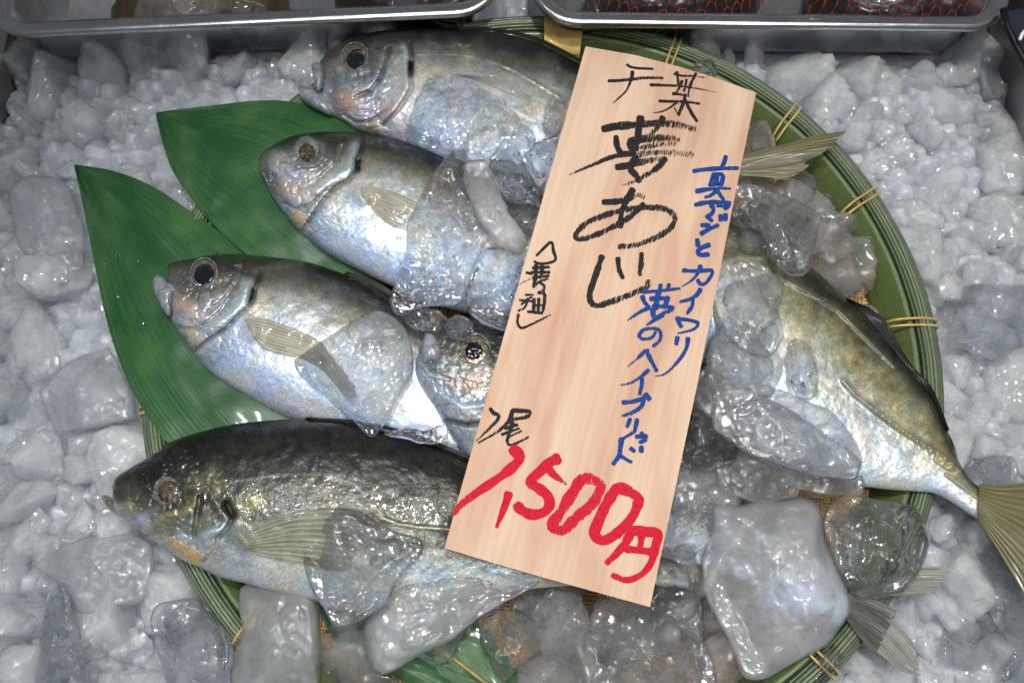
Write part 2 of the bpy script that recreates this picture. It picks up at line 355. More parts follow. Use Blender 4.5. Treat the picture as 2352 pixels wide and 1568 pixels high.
def tray(label, path, z, depth, prof_flip=False):
    """path: front edge from left corner to right corner (world xy of sharp corners, 4 points ccw)"""
    t = empty('steel_tray', label, 'tray', 'stainless steel trays behind the basket')
    P = np.array(path, float); rc = .028; loop = []; nrm = []
    n = len(P)
    for i in range(n):
        a, b_, c = P[i-1], P[i], P[(i+1) % n]
        d1 = (a-b_)/np.linalg.norm(a-b_); d2 = (c-b_)/np.linalg.norm(c-b_)
        o_ = b_+(d1+d2)*rc; a0 = math.atan2(*(-(d2))[::-1]); a1 = math.atan2(*(-(d1))[::-1])
        da = (a1-a0+math.pi) % (2*math.pi)-math.pi
        a0, a1 = math.atan2(*(-d2)[::-1]), math.atan2(*(-d1)[::-1])
        da = (a1-a0+math.pi) % (2*math.pi)-math.pi
        for q in np.linspace(1, 0, 12)[::-1] if False else np.linspace(0, 1, 12):
            an = a0+da*q
            loop.append(o_+rc*np.array([math.cos(an), math.sin(an)])); nrm.append((math.cos(an), math.sin(an)))
        seg = loop[-12:]; sn = nrm[-12:]
        # order along travel a->b->c : start at the point nearest a
        if np.linalg.norm(seg[0]-a) > np.linalg.norm(seg[-1]-a):
            loop[-12:] = seg[::-1]; nrm[-12:] = sn[::-1]
    loop = np.array(loop); nrm = np.array(nrm)
    rim = [(-.0008, -.0048), (.0012, -.0040), (.0022, -.0018), (.0014, .0004), (-.0006, .0012), (-.0024, .0006), (-.0050, -.0004), (-.0082, -.0010), (-.0092, -.0030), (-.0084, -.0042), (-.0050, -.0026), (-.0022, -.0026)]
    wall = [(-.0084, -.0036), (-.0098, -.012), (-.0118, -.040), (-.0150, -.0465), (-.022, -.048), (-.022, -.0472), (-.0155, -.0457), (-.0126, -.040), (-.0106, -.012), (-.0092, -.0032)]
    def sweep(pr):
        v = np.array([[(p+q*d).tolist()+[z+h] for d, h in pr] for p, q in zip(loop, nrm)]).reshape(-1, 3)
        m = len(pr); L = len(loop)
        f = gridfaces(L, m, wrap=True)+[((L-1)*m+j, (L-1)*m+(j+1) % m, (j+1) % m, j) for j in range(m)]
        return v, f
    v, f = sweep(rim); meshobj('rim', v, f, M_STEEL, t)
    v, f = sweep(wall); m = len(wall)
    v = np.vstack([v]); f = f+[tuple(i*m+5 for i in range(len(loop)))]
    meshobj('pan', v, f, M_STEEL, t)
    return t
zt = .024
def xy(px, py, z): return U([(px, py)], z)[0, :2]
a = xy(-42, 79, zt); b_ = xy(1150, 25, zt); d = (b_-a)/np.linalg.norm(b_-a); nn = np.array([-d[1], d[0]])
tray('stainless steel tray at upper left with a brown rimmed shell inside', [a, b_, b_+nn*.20, a+nn*.20], zt, .2)
LT = (a, b_, d, nn)
a = xy(1226, 49, zt); b_ = xy(2330, 62, zt); d = (b_-a)/np.linalg.norm(b_-a); nn = np.array([-d[1], d[0]])
tray('stainless steel tray at upper right holding red netted shellfish', [a, b_, b_+nn*.20, a+nn*.20], zt, .2)
RT = (a, b_, d, nn)

# ------------------------------------------------------------------ basket
basket = empty('bamboo_basket', 'round green bamboo basket bound with yellow rattan under the fish', 'basket')
NS = 240
th = np.linspace(0, 2*math.pi, NS, endpoint=False)
def ring(prof, name, mat, jit=0, seed=0):
    pr = np.array(prof); m = len(pr)
    dr = (fbm(th/(2*math.pi)*40, th*0+seed, seed)-.5)*jit; dzz = (fbm(th/(2*math.pi)*30, th*0+seed+5, seed+3)-.5)*jit
    dr[-20:] = dr[-20:]*(np.linspace(1, 0, 20))+dr[0]*np.linspace(0, 1, 20); dzz[-20:] = dzz[-20:]*np.linspace(1, 0, 20)+dzz[0]*np.linspace(0, 1, 20)
    rr = (R+pr[:, 0])[None]+dr[:, None]; z = pr[:, 1][None]+dzz[:, None]
    v = np.stack([CX+rr*np.cos(th)[:, None], CY+rr*np.sin(th)[:, None], z], -1).reshape(-1, 3)
    f = gridfaces(NS, m, wrap=True)+[((NS-1)*m+j, (NS-1)*m+(j+1) % m, (j+1) % m, j) for j in range(m)]
    uu = np.repeat(np.abs(th/math.pi-1)*20, m); vv = np.tile(np.linspace(0, 1, m), NS)
    return meshobj(name, v, f, mat, basket, uv=np.stack([vv, uu], 1)[:, ::-1])
def strand_prof(r0, z0, w, h, n=8):
    return [(r0+w*math.cos(q), z0+h*math.sin(q)) for q in np.linspace(0, 2*math.pi, n, endpoint=False)]
strands = [(-.0012, -.0062), (-.0014, -.0028), (-.0030, -.0008), (-.0048, .0004), (-.0066, .0010), (-.0084, .0008), (-.0102, .0004), (-.0120, -.0006)]
for i, (r0, z0) in enumerate(strands):
    ring(strand_prof(r0, z0, .00105, .0016), 'rim_strand', M_STRAND, .0007, i*7+1)
ring([(-.0134, -.0006), (-.0150, .0000), (-.0164, -.0012), (-.0262, -.0150), (-.0270, -.0190), (-.0250, -.0192), (-.0135, -.0030)], 'rim_band', M_BAND, .0006, 77)
ring([(-.0010, -.0070), (-.0012, -.022), (-.0030, -.0225), (-.0030, -.0070)], 'outer_band', M_BAND, .0004, 90)
# woven mat (dished disc)
nr = 40
rr = np.linspace(.0, R-.016, nr); v = np.array([(CX+r*math.cos(q), CY+r*math.sin(q), -.026+.010*(r/R)**4) for r in rr for q in th[::3]])
nt = len(th[::3]); meshobj('woven_mat', v, gridfaces(nr, nt, wrap=True), M_MAT, basket)
def tie(px, py, n=2, gap=.0032, rw=.00075, matl=M_RATTAN, name='rattan_tie', slant=0.0):
    p = U([(px, py)], 0.0)[0]; an = math.atan2(p[1]-CY, p[0]-CX)
    mb = MB()
    for i in range(n):
        da = (i-(n-1)/2)*gap/R
        q = np.linspace(0, 2*math.pi, 36, endpoint=False)
        # loop round the rim section
        rc, zc, ra, za = R-.0132, -.0085, .0150, .0110
        rad = rc+ra*np.sign(np.cos(q))*np.abs(np.cos(q))**.75; zed = zc+za*np.sign(np.sin(q))*np.abs(np.sin(q))**.62
        sl = an+da*(1 if name == 'binding' else (1+.35*np.sin(q*1)))+slant*np.cos(q)/R
        pts = np.stack([CX+rad*np.cos(sl), CY+rad*np.sin(sl), zed], 1)
        mb.add(*tube(pts, rw, 7, closed=True))
    mb.build(name, matl, basket)
for px, py, sl in ((1547, 120, .001), (1797, 287, .003), (1965, 468, .003), (2090, 742, -.001), (318, 942, 0), (545, 1468, .003), (1912, 1550, .002), (1060, 48, .001), (2150, 1060, 0), (470, 260, 0)):
    tie(px, py, slant=sl)
tie(1293, 85, n=17, gap=.00155, rw=.00085, matl=M_BINDING, name='binding')

# ------------------------------------------------------------------ leaves
def leaf(name, label, left, right, z0, z1, seed, droop=.006, midrib=False):
    n, m = 90, 40
    A = smooth(left, n); B = smooth(right, n)
    t = np.linspace(0, 1, m)[None, :, None]
    P = A[:, None]*(1-t)+B[:, None]*t; P = P.reshape(-1, 2)
    s = np.repeat(np.linspace(0, 1, n), m); tt = np.tile(np.linspace(0, 1, m), n)
    z = z0+(z1-z0)*s+(fbm(s*3+seed, tt*2.5, seed)-.5)*droop+.004*np.sin(tt*math.pi)*np.sin(s*math.pi)
    v = U(P, z); uv = np.stack([tt, s*2], 1)
    vb = v.copy(); vb[:, 2] -= .00035
    nV = len(v); f = gridfaces(n, m)+gridfaces(n, m, off=nV, flip=True)
    root = meshobj(name, np.vstack([v, vb]), f, M_LEAF, uv=np.vstack([uv, uv])); tag(root, label, 'leaf', 'bamboo leaves under the fish')
    if midrib:
        i = m//2; path = v.reshape(n, m, 3)[:, i]+np.array([0, 0, .0006]); mb = MB(); mb.add(*tube(path, .0011, 7)); mb.build('midrib', M_MIDRIB, root)
    return root
leaf('bamboo_leaf', 'broad dark green leaf under the second fish, cut straight at its upper edge',
     ZI((357, 262), (374, 330), (398, 395), (450, 470), (520, 545), (600, 610), (700, 690), (780, 760)),
     ZI((362, 258), (480, 243), (600, 231), (680, 236), (760, 262), (850, 310), (960, 380), (1060, 460)), .004, .006, 3)
leaf('bamboo_leaf', 'long pointed green leaf under the third fish with its tip on the crushed ice',
     ZI((170, 378), (190, 470), (212, 580), (236, 700), (264, 800), (300, 890), (345, 965), (390, 1022), (450, 1080), (560, 1150)),
     ZI((173, 378), (265, 394), (350, 428), (430, 480), (510, 535), (600, 600), (700, 690), (800, 790), (880, 900), (920, 1000)), .001, .003, 9)
leaf('bamboo_leaf', 'green leaf with a tan midrib beneath the ice at the bottom',
     ZI((720, 1330), (740, 1420), (790, 1490), (880, 1540), (980, 1590), (1100, 1650), (1220, 1690)),
     ZI((760, 1300), (860, 1330), (980, 1370), (1080, 1415), (1150, 1480), (1220, 1560), (1290, 1670)), -.010, -.012, 15, midrib=True)

# ------------------------------------------------------------------ fish
SURF = []      # (px array, z array) of the upper flank of every fish, for fins and eyes
def pdist(P, line):
    L = np.asarray(line, float); best = np.full(len(P), 1e9)
    if len(L) == 1: return np.hypot(*(P-L[0]).T)
    for a, b in zip(L[:-1], L[1:]):
        d = b-a; t = np.clip(((P-a)@d)/(d@d+1e-9), 0, 1); q = a+t[:, None]*d
        best = np.minimum(best, np.hypot(*(P-q).T))
    return best
def fish(label, D, V, zc0, zc1, wmax, ramp, feats, seed, wpk=.32, tailw=.12, irid=.5, mott=.22, roll=0.0):
    n, m = 420, 150
    D = smooth(D, n); V = smooth(V, n)
    s = np.linspace(0, 1, n); s = s**1.12
    Di = np.stack([np.interp(s, np.linspace(0, 1, n), D[:, k]) for k in (0, 1)], 1); Vi = np.stack([np.interp(s, np.linspace(0, 1, n), V[:, k]) for k in (0, 1)], 1)
    a = np.linspace(0, 1, m); t = (1-np.cos(math.pi*a))/2
    t = .75*t+.25*a
    S = np.repeat(s, m); Tt = np.tile(t, n)
    P = (Di[:, None]*(1-t)[None, :, None]+Vi[:, None]*t[None, :, None]).reshape(-1, 2)
    f = np.where(s < wpk, np.sqrt(np.clip(1-((wpk-s)/wpk)**2, 0, 1))*.95+.05*s/wpk, tailw+(1-tailw)*(1-sstep(wpk, 1.0, s)**1.0))
    w = wmax*f
    prof = np.clip(1-np.abs(2*Tt-1)**2.3, 0, 1)**.55
    zc = zc0+(zc1-zc0)*S
    hgt = np.repeat(w, m)*prof+roll*(Tt-.5)*prof
    # colour down the flank
    Ts = Tt+(fbm(P[:, 0]/60, P[:, 1]/60, seed)-.5)*.14
    st = np.array([r[0] for r in ramp]); cs = np.array([r[1] for r in ramp])
    col = np.stack([np.interp(Ts, st, cs[:, k]) for k in range(3)], 1)
    mo = fbm(P[:, 0]/16, P[:, 1]/16, seed+7, 5); mo2 = fbm(P[:, 0]/70, P[:, 1]/45, seed+8, 3)
    bel = np.clip(1.25-1.3*Tt, .18, 1)
    col *= np.clip(1+mott*1.4*(mo-.5)*2*bel+.8*(mo2-.5)*bel, .2, 2)[:, None]
    # head: bony plates, darker on the snout
    hd = sstep(.27, .16, S+.05*(fbm(P[:, 0]/40, P[:, 1]/40, seed+70)-.5)); pl_ = fbm(P[:, 0]/26, P[:, 1]/20, seed+71, 3); pl_ = 1-np.abs(pl_-.5)*5
    col *= (1+hd*(-.22+.55*(fbm(P[:, 0]/14, P[:, 1]/18, seed+72, 4)-.5)-.25*np.clip(pl_, 0, 1)))[:, None]
    # iridescent sheen painted in as tinted patches, stronger on pale skin
    hue = fbm(P[:, 0]/55, P[:, 1]/55, seed+21, 4); pale = np.clip(col.mean(1)*2, 0, 1)
    pal = np.array([[1.1, .9, .86], [1.08, 1.02, .88], [.9, 1.03, 1.04], [.82, .93, 1.16], [.95, .92, 1.12]])
    tint = np.stack([np.interp(hue, [.3, .42, .5, .58, .7], pal[:, k]) for k in range(3)], 1)
    col *= 1+(tint-1)*(irid*pale)[:, None]
    dz = -hd*.0007*np.clip(pl_, 0, 1)**2
    for ft in feats:
        line, sig, h, c, st_ = ft
        dd = pdist(P, line); g = np.exp(-(dd/sig)**2)
        dz += h*g*1.7
        if c is not None:
            gn = np.clip(g*(.8+1.0*(fbm(P[:, 0]/9, P[:, 1]/9, seed+31)-.2)), 0, 1)*st_
            col = col*(1-gn[:, None])+np.array(c)*gn[:, None]
    edge = np.clip(prof*1.6, 0, 1)
    z = zc+np.maximum(hgt+dz*edge+(fbm(P[:, 0]/30, P[:, 1]/30, seed+50)-.5)*.0012*edge, 0)
    v = U(P, z)
    # back: mirrored below
    vb = U(P, zc); vb[:, 2] -= np.repeat(w, m)*prof*.8
    nV = len(v); faces = gridfaces(n, m, flip=True)+gridfaces(n, m, off=nV)
    for j in range(m-1):
        faces.append((j, j+1, nV+j+1, nV+j)); k = (n-1)*m; faces.append((k+j, nV+k+j, nV+k+j+1, k+j+1))
    root = meshobj('horse_mackerel', np.vstack([v, vb]), faces, M_FISH, col=np.vstack([col, col]), uv=np.vstack([np.stack([np.repeat(s, m)*.30, Tt*.09], 1)]*2))
    tag(root, label, 'fish', 'fish laid in the basket')
    root['_s'] = seed
    SURF.append((root.name, P, z))
    return root
def surf_z(root, pts):
    for nm, P, z in SURF:
        if nm == root.name:
            out = []
            for p in np.atleast_2d(pts):
                d = (P[:, 0]-p[0])**2+(P[:, 1]-p[1])**2; out.append(z[d.argmin()])
            return np.array(out)
def eye(root, c, rp, ri, ang=0, bronze=False, lift=.0030):
    z0 = float(surf_z(root, [c])[0])
    def dome(rx, ry, h0, h1, nr=12, nt=40, inner=0.0):
        r = np.linspace(inner, 1, nr); q = np.linspace(0, 2*math.pi, nt, endpoint=False)
        Rr, Q = [x.ravel() for x in np.meshgrid(r, q, indexing='ij')]
        ca, sa = math.cos(ang), math.sin(ang); x = Rr*np.cos(Q)*rx; y = Rr*np.sin(Q)*ry
        P = np.stack([c[0]+x*ca-y*sa, c[1]+x*sa+y*ca], 1)
        base = z0+(surf_z(root, P)-z0)*np.clip(Rr, 0, 1)
        z = base+h0+h1*np.sqrt(np.clip(1-(Rr*.96)**2, 0, 1))
        return P, z, gridfaces(nr, nt, wrap=True)
    P, z, f = dome(ri[0], ri[1], -.0014, lift-.0004)
    e = meshobj('eye', U(P, z), [q[::-1] for q in f], M_EYER if bronze else M_IRIS, root)
    P, z, f = dome(rp[0], rp[1], -.0006, lift-.0006)
    meshobj('pupil', U(P, z), [q[::-1] for q in f], M_BRONZE if bronze else M_PUPIL, e)
    # fleshy ring round the socket
    if bronze: return
    q = np.linspace(0, 2*math.pi, 60, endpoint=False); ca, sa = math.cos(ang), math.sin(ang)
    x = np.cos(q)*ri[0]*1.04; y = np.sin(q)*ri[1]*1.04
    P = np.stack([c[0]+x*ca-y*sa, c[1]+x*sa+y*ca], 1); zz_ = surf_z(root, P)-.0004
    vv, ff = tube(U(P, zz_), .0006, 8, closed=True)
    meshobj('eye_ring', vv, ff, M_EYER, e)
M_EYER = noisy('eye_ring', (.05, .052, .05), (.26, .27, .25), 300, .25, .2, .001, .2, Coat_Weight=.8, Coat_Roughness=.06)
def finsheet(name, root, mat, A, B, zf, nu=40, nv=46, rag=0.0, seed=0, ripple=.0003, rays=22):
    """A: base->tip along first ray edge, B: base->tip along last ray edge; both polylines"""
    A = smooth(A, nu); B = smooth(B, nu)
    t = np.linspace(0, 1, nv)
    P = A[:, None]*(1-t)[None, :, None]+B[:, None]*t[None, :, None]
    u = np.linspace(0, 1, nu)
    if rag:
        cut = (vnoise(t*rays*.8, t*0+seed, seed)-.5)*rag+(vnoise(t*rays*2, t*0+seed+3, seed)-.5)*rag*.6
        for j in range(nv):
            uu = np.clip(u*(1-max(0, cut[j])), 0, 1)
            P[:, j] = np.stack([np.interp(uu, u, P[:, j, k]) for k in (0, 1)], 1)
    Pf = P.reshape(-1, 2); uu = np.repeat(u, nv); tt = np.tile(t, nu)
    z = zf(Pf, uu, tt)+ripple*np.sin(tt*rays*2*math.pi)*np.clip(uu*4, 0, 1)
    v = U(Pf, z); vb = v.copy(); vb[:, 2] -= .0003
    f = gridfaces(nu, nv); nV = len(v)
    return meshobj(name, np.vstack([v, vb]), f+gridfaces(nu, nv, off=nV, flip=True), mat, root, uv=np.vstack([np.stack([uu, tt], 1)]*2))
def blob(name, root, mat, outline, zb, h, nseg=48, nr=12, seed=0):
    O = smooth(outline, nseg, True); c = O.mean(0)
    r = np.linspace(0, 1, nr); P = (c+(O-c)[None]*r[:, None, None]).reshape(-1, 2); rr = np.repeat(r, nseg)
    z = zb+h*np.clip(1-rr**2.2, 0, 1)**.6; v = U(P, z); vb = U(P, np.full(len(P), zb)); vb[:, 2] -= h*.6*np.clip(1-rr**2.2, 0, 1)**.6
    nV = len(v); return meshobj(name, np.vstack([v, vb]), gridfaces(nr, nseg, wrap=True)+gridfaces(nr, nseg, off=nV, wrap=True, flip=True), mat, root)

SIL = [(0, (.015, .016, .014)), (.06, (.03, .032, .026)), (.16, (.13, .125, .10)), (.28, (.40, .385, .34)), (.44, (.62, .61, .58)), (.6, (.64, .665, .69)), (.8, (.58, .645, .75)), (1, (.58, .61, .67))]
OR = (.72, .43, .30); PK = (.76, .58, .53); DK = (.03, .032, .03); BL = (.52, .62, .66); GR = (.20, .21, .21); WH = (.7, .72, .72)
zc1 = lambda f: f

# fish one (topmost)
f1 = fish('silver fish at the top of the basket with an open pale mouth',
    Z2((452, 318), (480, 285), (530, 236), (600, 190), (700, 146), (830, 113), (1000, 94), (1150, 87), (1330, 90), (1500, 98), (1700, 124), (1900, 172), (2050, 232), (2230, 330), (2580, 540), (2900, 760), (3210, 970)),
    Z2((440, 560), (500, 668), (560, 705), (620, 730), (700, 785), (800, 815), (900, 855), (1010, 900), (1300, 1080), (1700, 1220), (2100, 1260), (2550, 1230), (2950, 1130), (3210, 1060)),
    .006, .004, .021, SIL, [
    (Z2((450, 330), (560, 480), (560, 660)), 70*.335, -.001, (.12, .125, .14), .75),
    (Z2((690, 292), (760, 330)), 36, 0, (.05, .052, .05), .6), (Z2((900, 130), (1050, 130)), 14, 0, (.04, .042, .036), .6),
    (Z2((930, 230), (905, 330), (870, 430), (800, 520), (700, 560)), 5, -.0012, DK, .6),
    (Z2((1062, 190), (1085, 290), (1072, 420), (1082, 500), (1030, 590), (980, 660), (890, 750)), 4, -.0017, DK, .55),
    (Z2((1030, 230), (1050, 340), (1050, 480), (1000, 580), (920, 700)), 12, .0012, BL, .6),
    (Z2((1075, 330), (1078, 400)), 9, -.001, (.012, .012, .01), 1.0),
    (Z2((1060, 140), (1085, 260)), 10, 0, DK, .7),
    (Z2((610, 570), (650, 600), (700, 605)), 20, .0006, OR, 0.63),
    (Z2((680, 690), (760, 700)), 14, .0004, PK, 0.60), (Z2((850, 680), (960, 640)), 16, .0004, OR, 0.52), (Z2((790, 770), (840, 770)), 12, .0005, (.8, .55, .3), .8),
    (Z2((950, 780), (1000, 700), (1030, 800)), 18, 0, PK, 0.60),
    (Z2((620, 690), (700, 740), (800, 730), (900, 660)), 4, -.0010, GR, .5),
    (Z2((830, 215), (930, 250), (1010, 250)), 6, -.0008, DK, .5),
    (Z2((560, 420), (680, 440), (800, 400)), 12, -.0006, (.14, .15, .15), .6),
    (Z2((1100, 262), (1250, 262), (1400, 262), (1600, 300), (1800, 380), (2100, 560)), 3, .0004, (.16, .15, .11), .5)], 11)
eye(f1, Z2((690, 292))[0], (23, 26), (29, 33), .15)
zL = float(surf_z(f1, Z2((470, 480)))[0])
blob('upper_lip', f1, M_LIP, Z2((392, 345), (420, 322), (455, 330), (478, 380), (480, 440), (470, 500), (440, 530), (420, 490), (405, 420)), .012, .006)
blob('lower_jaw', f1, M_LIP, Z2((303, 492), (330, 474), (390, 490), (440, 520), (500, 520), (540, 580), (560, 660), (520, 690), (440, 655), (370, 615), (322, 560)), .008, .008)
finsheet('dorsal_fin', f1, M_DORSAL, Z2((1330, 92), (1600, 104), (1900, 165), (2230, 320)), Z2((1380, 78), (1640, 88), (1940, 150), (2260, 308)), lambda P, u, t: .006+t*.004)
finsheet('pectoral_fin', f1, M_FINF, Z2((1330, 390), (1500, 405), (1750, 405), (1900, 440)), Z2((1380, 420), (1500, 440), (1700, 520), (1860, 590)), lambda P, u, t: surf_z(f1, P)+.0008)
finsheet('tail_fin', f1, M_TAIL, ZI((1655, 372), (1720, 352), (1800, 332), (1870, 312), (1946, 300)), ZI((1655, 398), (1720, 404), (1770, 408), (1800, 412), (1826, 409)), lambda P, u, t: .010+.008*u-.006*np.abs(t-.5)*u, rag=.25, seed=3)
finsheet('tail_fin', f1, M_TAIL, ZI((1690, 382), (1760, 360), (1830, 345), (1880, 335), (1926, 331)), ZI((1690, 394), (1760, 386), (1810, 378), (1835, 376), (1850, 372)), lambda P, u, t: .0115+.006*u, rag=.3, seed=8)

# fish two
f2 = fish('silver fish second from the top with a clouded bronze eye',
    Z2((32, 985), (50, 945), (95, 912), (165, 868), (260, 830), (380, 806), (560, 798), (720, 806), (850, 823), (1000, 852), (1130, 888), (1240, 922), (1340, 965), (1800, 1170), (2200, 1350), (2700, 1540), (3150, 1650)),
    Z2((30, 1000), (36, 1060), (62, 1122), (110, 1220), (178, 1320), (240, 1400), (300, 1470), (380, 1545), (530, 1645), (690, 1730), (860, 1818), (960, 1865), (1300, 2000), (1700, 2070), (2200, 2040), (2700, 1900), (3150, 1740)),
    .012, .012, .020, SIL, [
    (Z2((60, 960), (80, 1100), (150, 1180)), 24, 0, (.10, .105, .12), .85),
    (Z2((362, 935), (430, 960)), 36, 0, (.05, .05, .05), .65), (Z2((500, 825), (760, 850)), 14, 0, (.05, .05, .035), .6),
    (Z2((370, 840), (470, 890), (470, 970), (420, 1030), (300, 1040)), 6, .0014, (.26, .27, .26), .5),
    (Z2((740, 830), (745, 900), (715, 980), (712, 1060), (650, 1130), (560, 1180), (480, 1260), (400, 1380), (330, 1480)), 4, -.0017, DK, .55),
    (Z2((690, 900), (650, 1050), (540, 1120), (430, 1200)), 12, .0012, BL, .5),
    (Z2((600, 900), (560, 1020), (480, 1090), (400, 1160)), 5, -.0010, GR, .6),
    (Z2((715, 1000), (710, 1060)), 8, -.001, (.012, .012, .01), 1.0), (Z2((745, 850), (740, 930)), 9, 0, DK, .8),
    (Z2((215, 1170), (260, 1200)), 20, .0006, (.66, .42, .27), .6), (Z2((320, 1240), (380, 1210)), 10, .0004, PK, 0.60), (Z2((290, 1370), (330, 1400)), 12, .0004, (.8, .52, .25), .8),
    (Z2((200, 1290), (290, 1330), (400, 1290), (500, 1200)), 4, -.0008, GR, .5),
    (Z2((70, 1080), (110, 1160), (130, 1110)), 4, -.0010, (.25, .25, .28), .6),
    (Z2((730, 1230), (760, 1270)), 14, .0018, WH, .6)], 23)
eye(f2, Z2((362, 930))[0], (21, 27), (33, 35), -.2, bronze=True)
finsheet('pectoral_fin', f2, M_FIN, Z2((730, 1180), (800, 1174), (900, 1190), (1010, 1225), (1130, 1285)), Z2((735, 1235), (790, 1310), (860, 1385), (950, 1450), (1060, 1480)), lambda P, u, t: surf_z(f2, P)+.0006+.0004*u, rag=.1, seed=2)
finsheet('dorsal_fin', f2, M_DORSAL, Z2((1240, 922), (1400, 995), (1600, 1080)), Z2((1255, 905), (1420, 972), (1620, 1060)), lambda P, u, t: .012+t*.003)
finsheet('tail_fin', f2, M_TAIL, Z2((3100, 1650), (3250, 1640), (3420, 1650)), Z2((3100, 1740), (3250, 1790), (3420, 1850)), lambda P, u, t: .018+.004*u)

# fish three
f3 = fish('silver fish with pale lips and a black eye on the long leaf',
    Z4((518, 235), (516, 200), (560, 184), (640, 170), (740, 150), (860, 142), (1000, 149), (1140, 164), (1280, 184), (1420, 224), (1560, 275), (1680, 330), (1790, 400), (2050, 580), (2320, 780), (2600, 990), (2830, 1150)),
    Z4((520, 300), (522, 400), (532, 500), (560, 560), (605, 625), (652, 690), (705, 762), (785, 832), (885, 897), (985, 952), (1085, 1010), (1190, 1060), (1320, 1100), (1520, 1160), (1750, 1210), (2100, 1290), (2450, 1310), (2700, 1290), (2850, 1240)),
    .008, .004, .020, SIL, [
    (Z4((520, 230), (600, 300), (640, 350)), 40, 0, (.065, .068, .065), .85),
    (Z4((716, 250), (760, 290)), 34, 0, (.05, .05, .045), .6), (Z4((820, 170), (1080, 190)), 14, 0, (.05, .048, .035), .6),
    (Z4((660, 330), (780, 340), (860, 290)), 10, -.0006, (.1, .1, .09), .6),
    (Z4((1040, 235), (1015, 300), (995, 400), (965, 440), (920, 480), (840, 560), (740, 625), (668, 685)), 4, -.0017, DK, .55),
    (Z4((960, 300), (930, 420), (860, 490), (760, 560)), 12, .0012, BL, .5),
    (Z4((920, 220), (900, 300), (830, 400), (740, 470)), 5, -.0010, GR, .65),
    (Z4((995, 345), (980, 405)), 7, -.001, (.01, .01, .008), 1.0), (Z4((1045, 200), (1030, 290)), 10, 0, DK, .8),
    (Z4((585, 420), (640, 450)), 18, .0006, (.66, .43, .28), .6), (Z4((640, 490), (720, 500)), 12, .0004, PK, 0.56), (Z4((640, 560), (690, 620)), 14, .0004, (.8, .62, .35), .75),
    (Z4((560, 560), (680, 560), (780, 490), (860, 400)), 4, -.0009, GR, .5),
    (Z4((985, 545), (990, 590)), 15, .0018, WH, .6),
    (Z4((860, 220), (1000, 260)), 7, -.0005, DK, .6), (Z4((1010, 240), (1250, 190)), 10, 0, (.16, .15, .1), .5)], 35)
eye(f3, Z4((716, 247))[0], (24, 27), (29, 32), .35)
blob('lips', f3, M_LIP, Z4((428, 300), (440, 268), (462, 258), (492, 274), (520, 300), (560, 308), (578, 332), (550, 372), (545, 430), (530, 490), (500, 480), (462, 420), (440, 370)), .012, .007)
finsheet('pectoral_fin', f3, M_FIN, Z4((940, 505), (1050, 500), (1150, 530), (1280, 580), (1380, 640), (1500, 780), (1600, 930)), Z4((985, 600), (1060, 680), (1180, 715), (1290, 740), (1400, 810), (1480, 900), (1565, 1000)), lambda P, u, t: surf_z(f3, P)+.0006+.0005*u, rag=.08, seed=4)
finsheet('dorsal_fin', f3, M_DORSAL, Z4((1500, 255), (1680, 330), (1860, 450), (1960, 530)), Z4((1520, 240), (1710, 310), (1900, 440), (2000, 520)), lambda P, u, t: .008+t*.004)

# fish four (half under the sign)
f4 = fish('silver fish tucked under the left edge of the sign with a black eye showing',
    ZI((968, 790), (985, 762), (1020, 740), (1090, 728), (1180, 742), (1300, 785), (1450, 860), (1600, 960), (1750, 1090), (1870, 1240), (1945, 1365)),
    ZI((962, 800), (953, 850), (970, 895), (1000, 938), (1030, 988), (1075, 1048), (1180, 1140), (1320, 1230), (1500, 1310), (1700, 1375), (1850, 1405), (1935, 1410)),
    .018, -.002, .019, [(0, (.02, .02, .018)), (.12, (.05, .05, .045)), (.3, (.13, .125, .11)), (.45, (.30, .29, .27)), (.6, (.50, .50, .50)), (.8, (.58, .63, .70)), (1, (.58, .61, .66))], [
    (ZI((970, 790), (1000, 830), (1040, 760)), 24, 0, (.09, .095, .10), .85), (ZI((1088, 803)), 46, 0, (.07, .068, .06), .6),
    (ZI((1030, 872), (1090, 882)), 20, 0, (.40, .28, .2), .45), (ZI((1040, 940), (1090, 950)), 12, .0004, PK, 0.45),
    (ZI((1025, 965), (1070, 975), (1110, 972)), 5, -.0025, DK, .7), (ZI((985, 850), (1030, 872)), 5, -.0004, GR, .4), (ZI((1000, 900), (1060, 935), (1110, 930)), 9, .0008, BL, .5)], 47)
eye(f4, (1088, 803), (24, 25), (36, 36), 0)
blob('lips', f4, M_LIP, Z4((1935, 690), (1955, 600), (1990, 585), (2030, 620), (2060, 700), (2040, 745), (1990, 750), (1945, 760)), .024, .007)
def tailz(z0, z1): return lambda P, u, t: z0+(z1-z0)*u
finsheet('tail_fin', f4, M_TAILG, ZI((1950, 1362), (1990, 1342), (2050, 1322), (2120, 1300), (2192, 1302)), ZI((1955, 1382), (2000, 1372), (2050, 1368), (2095, 1366), (2140, 1362)), tailz(.001, .008), rag=.55, seed=12, rays=14)
finsheet('tail_fin', f4, M_TAILD, ZI((1945, 1362), (1985, 1368), (2030, 1385), (2062, 1402)), ZI((1940, 1415), (1965, 1450), (1990, 1480), (2012, 1500)), tailz(.004, .006), rag=.3, seed=14, rays=14)
finsheet('tail_fin', f4, M_TAILG, ZI((1990, 1385), (2030, 1405), (2070, 1440), (2100, 1480), (2112, 1522)), ZI((1945, 1408), (1980, 1460), (2020, 1500), (2070, 1540), (2112, 1552)), tailz(.003, .004), rag=.5, seed=16, rays=14)

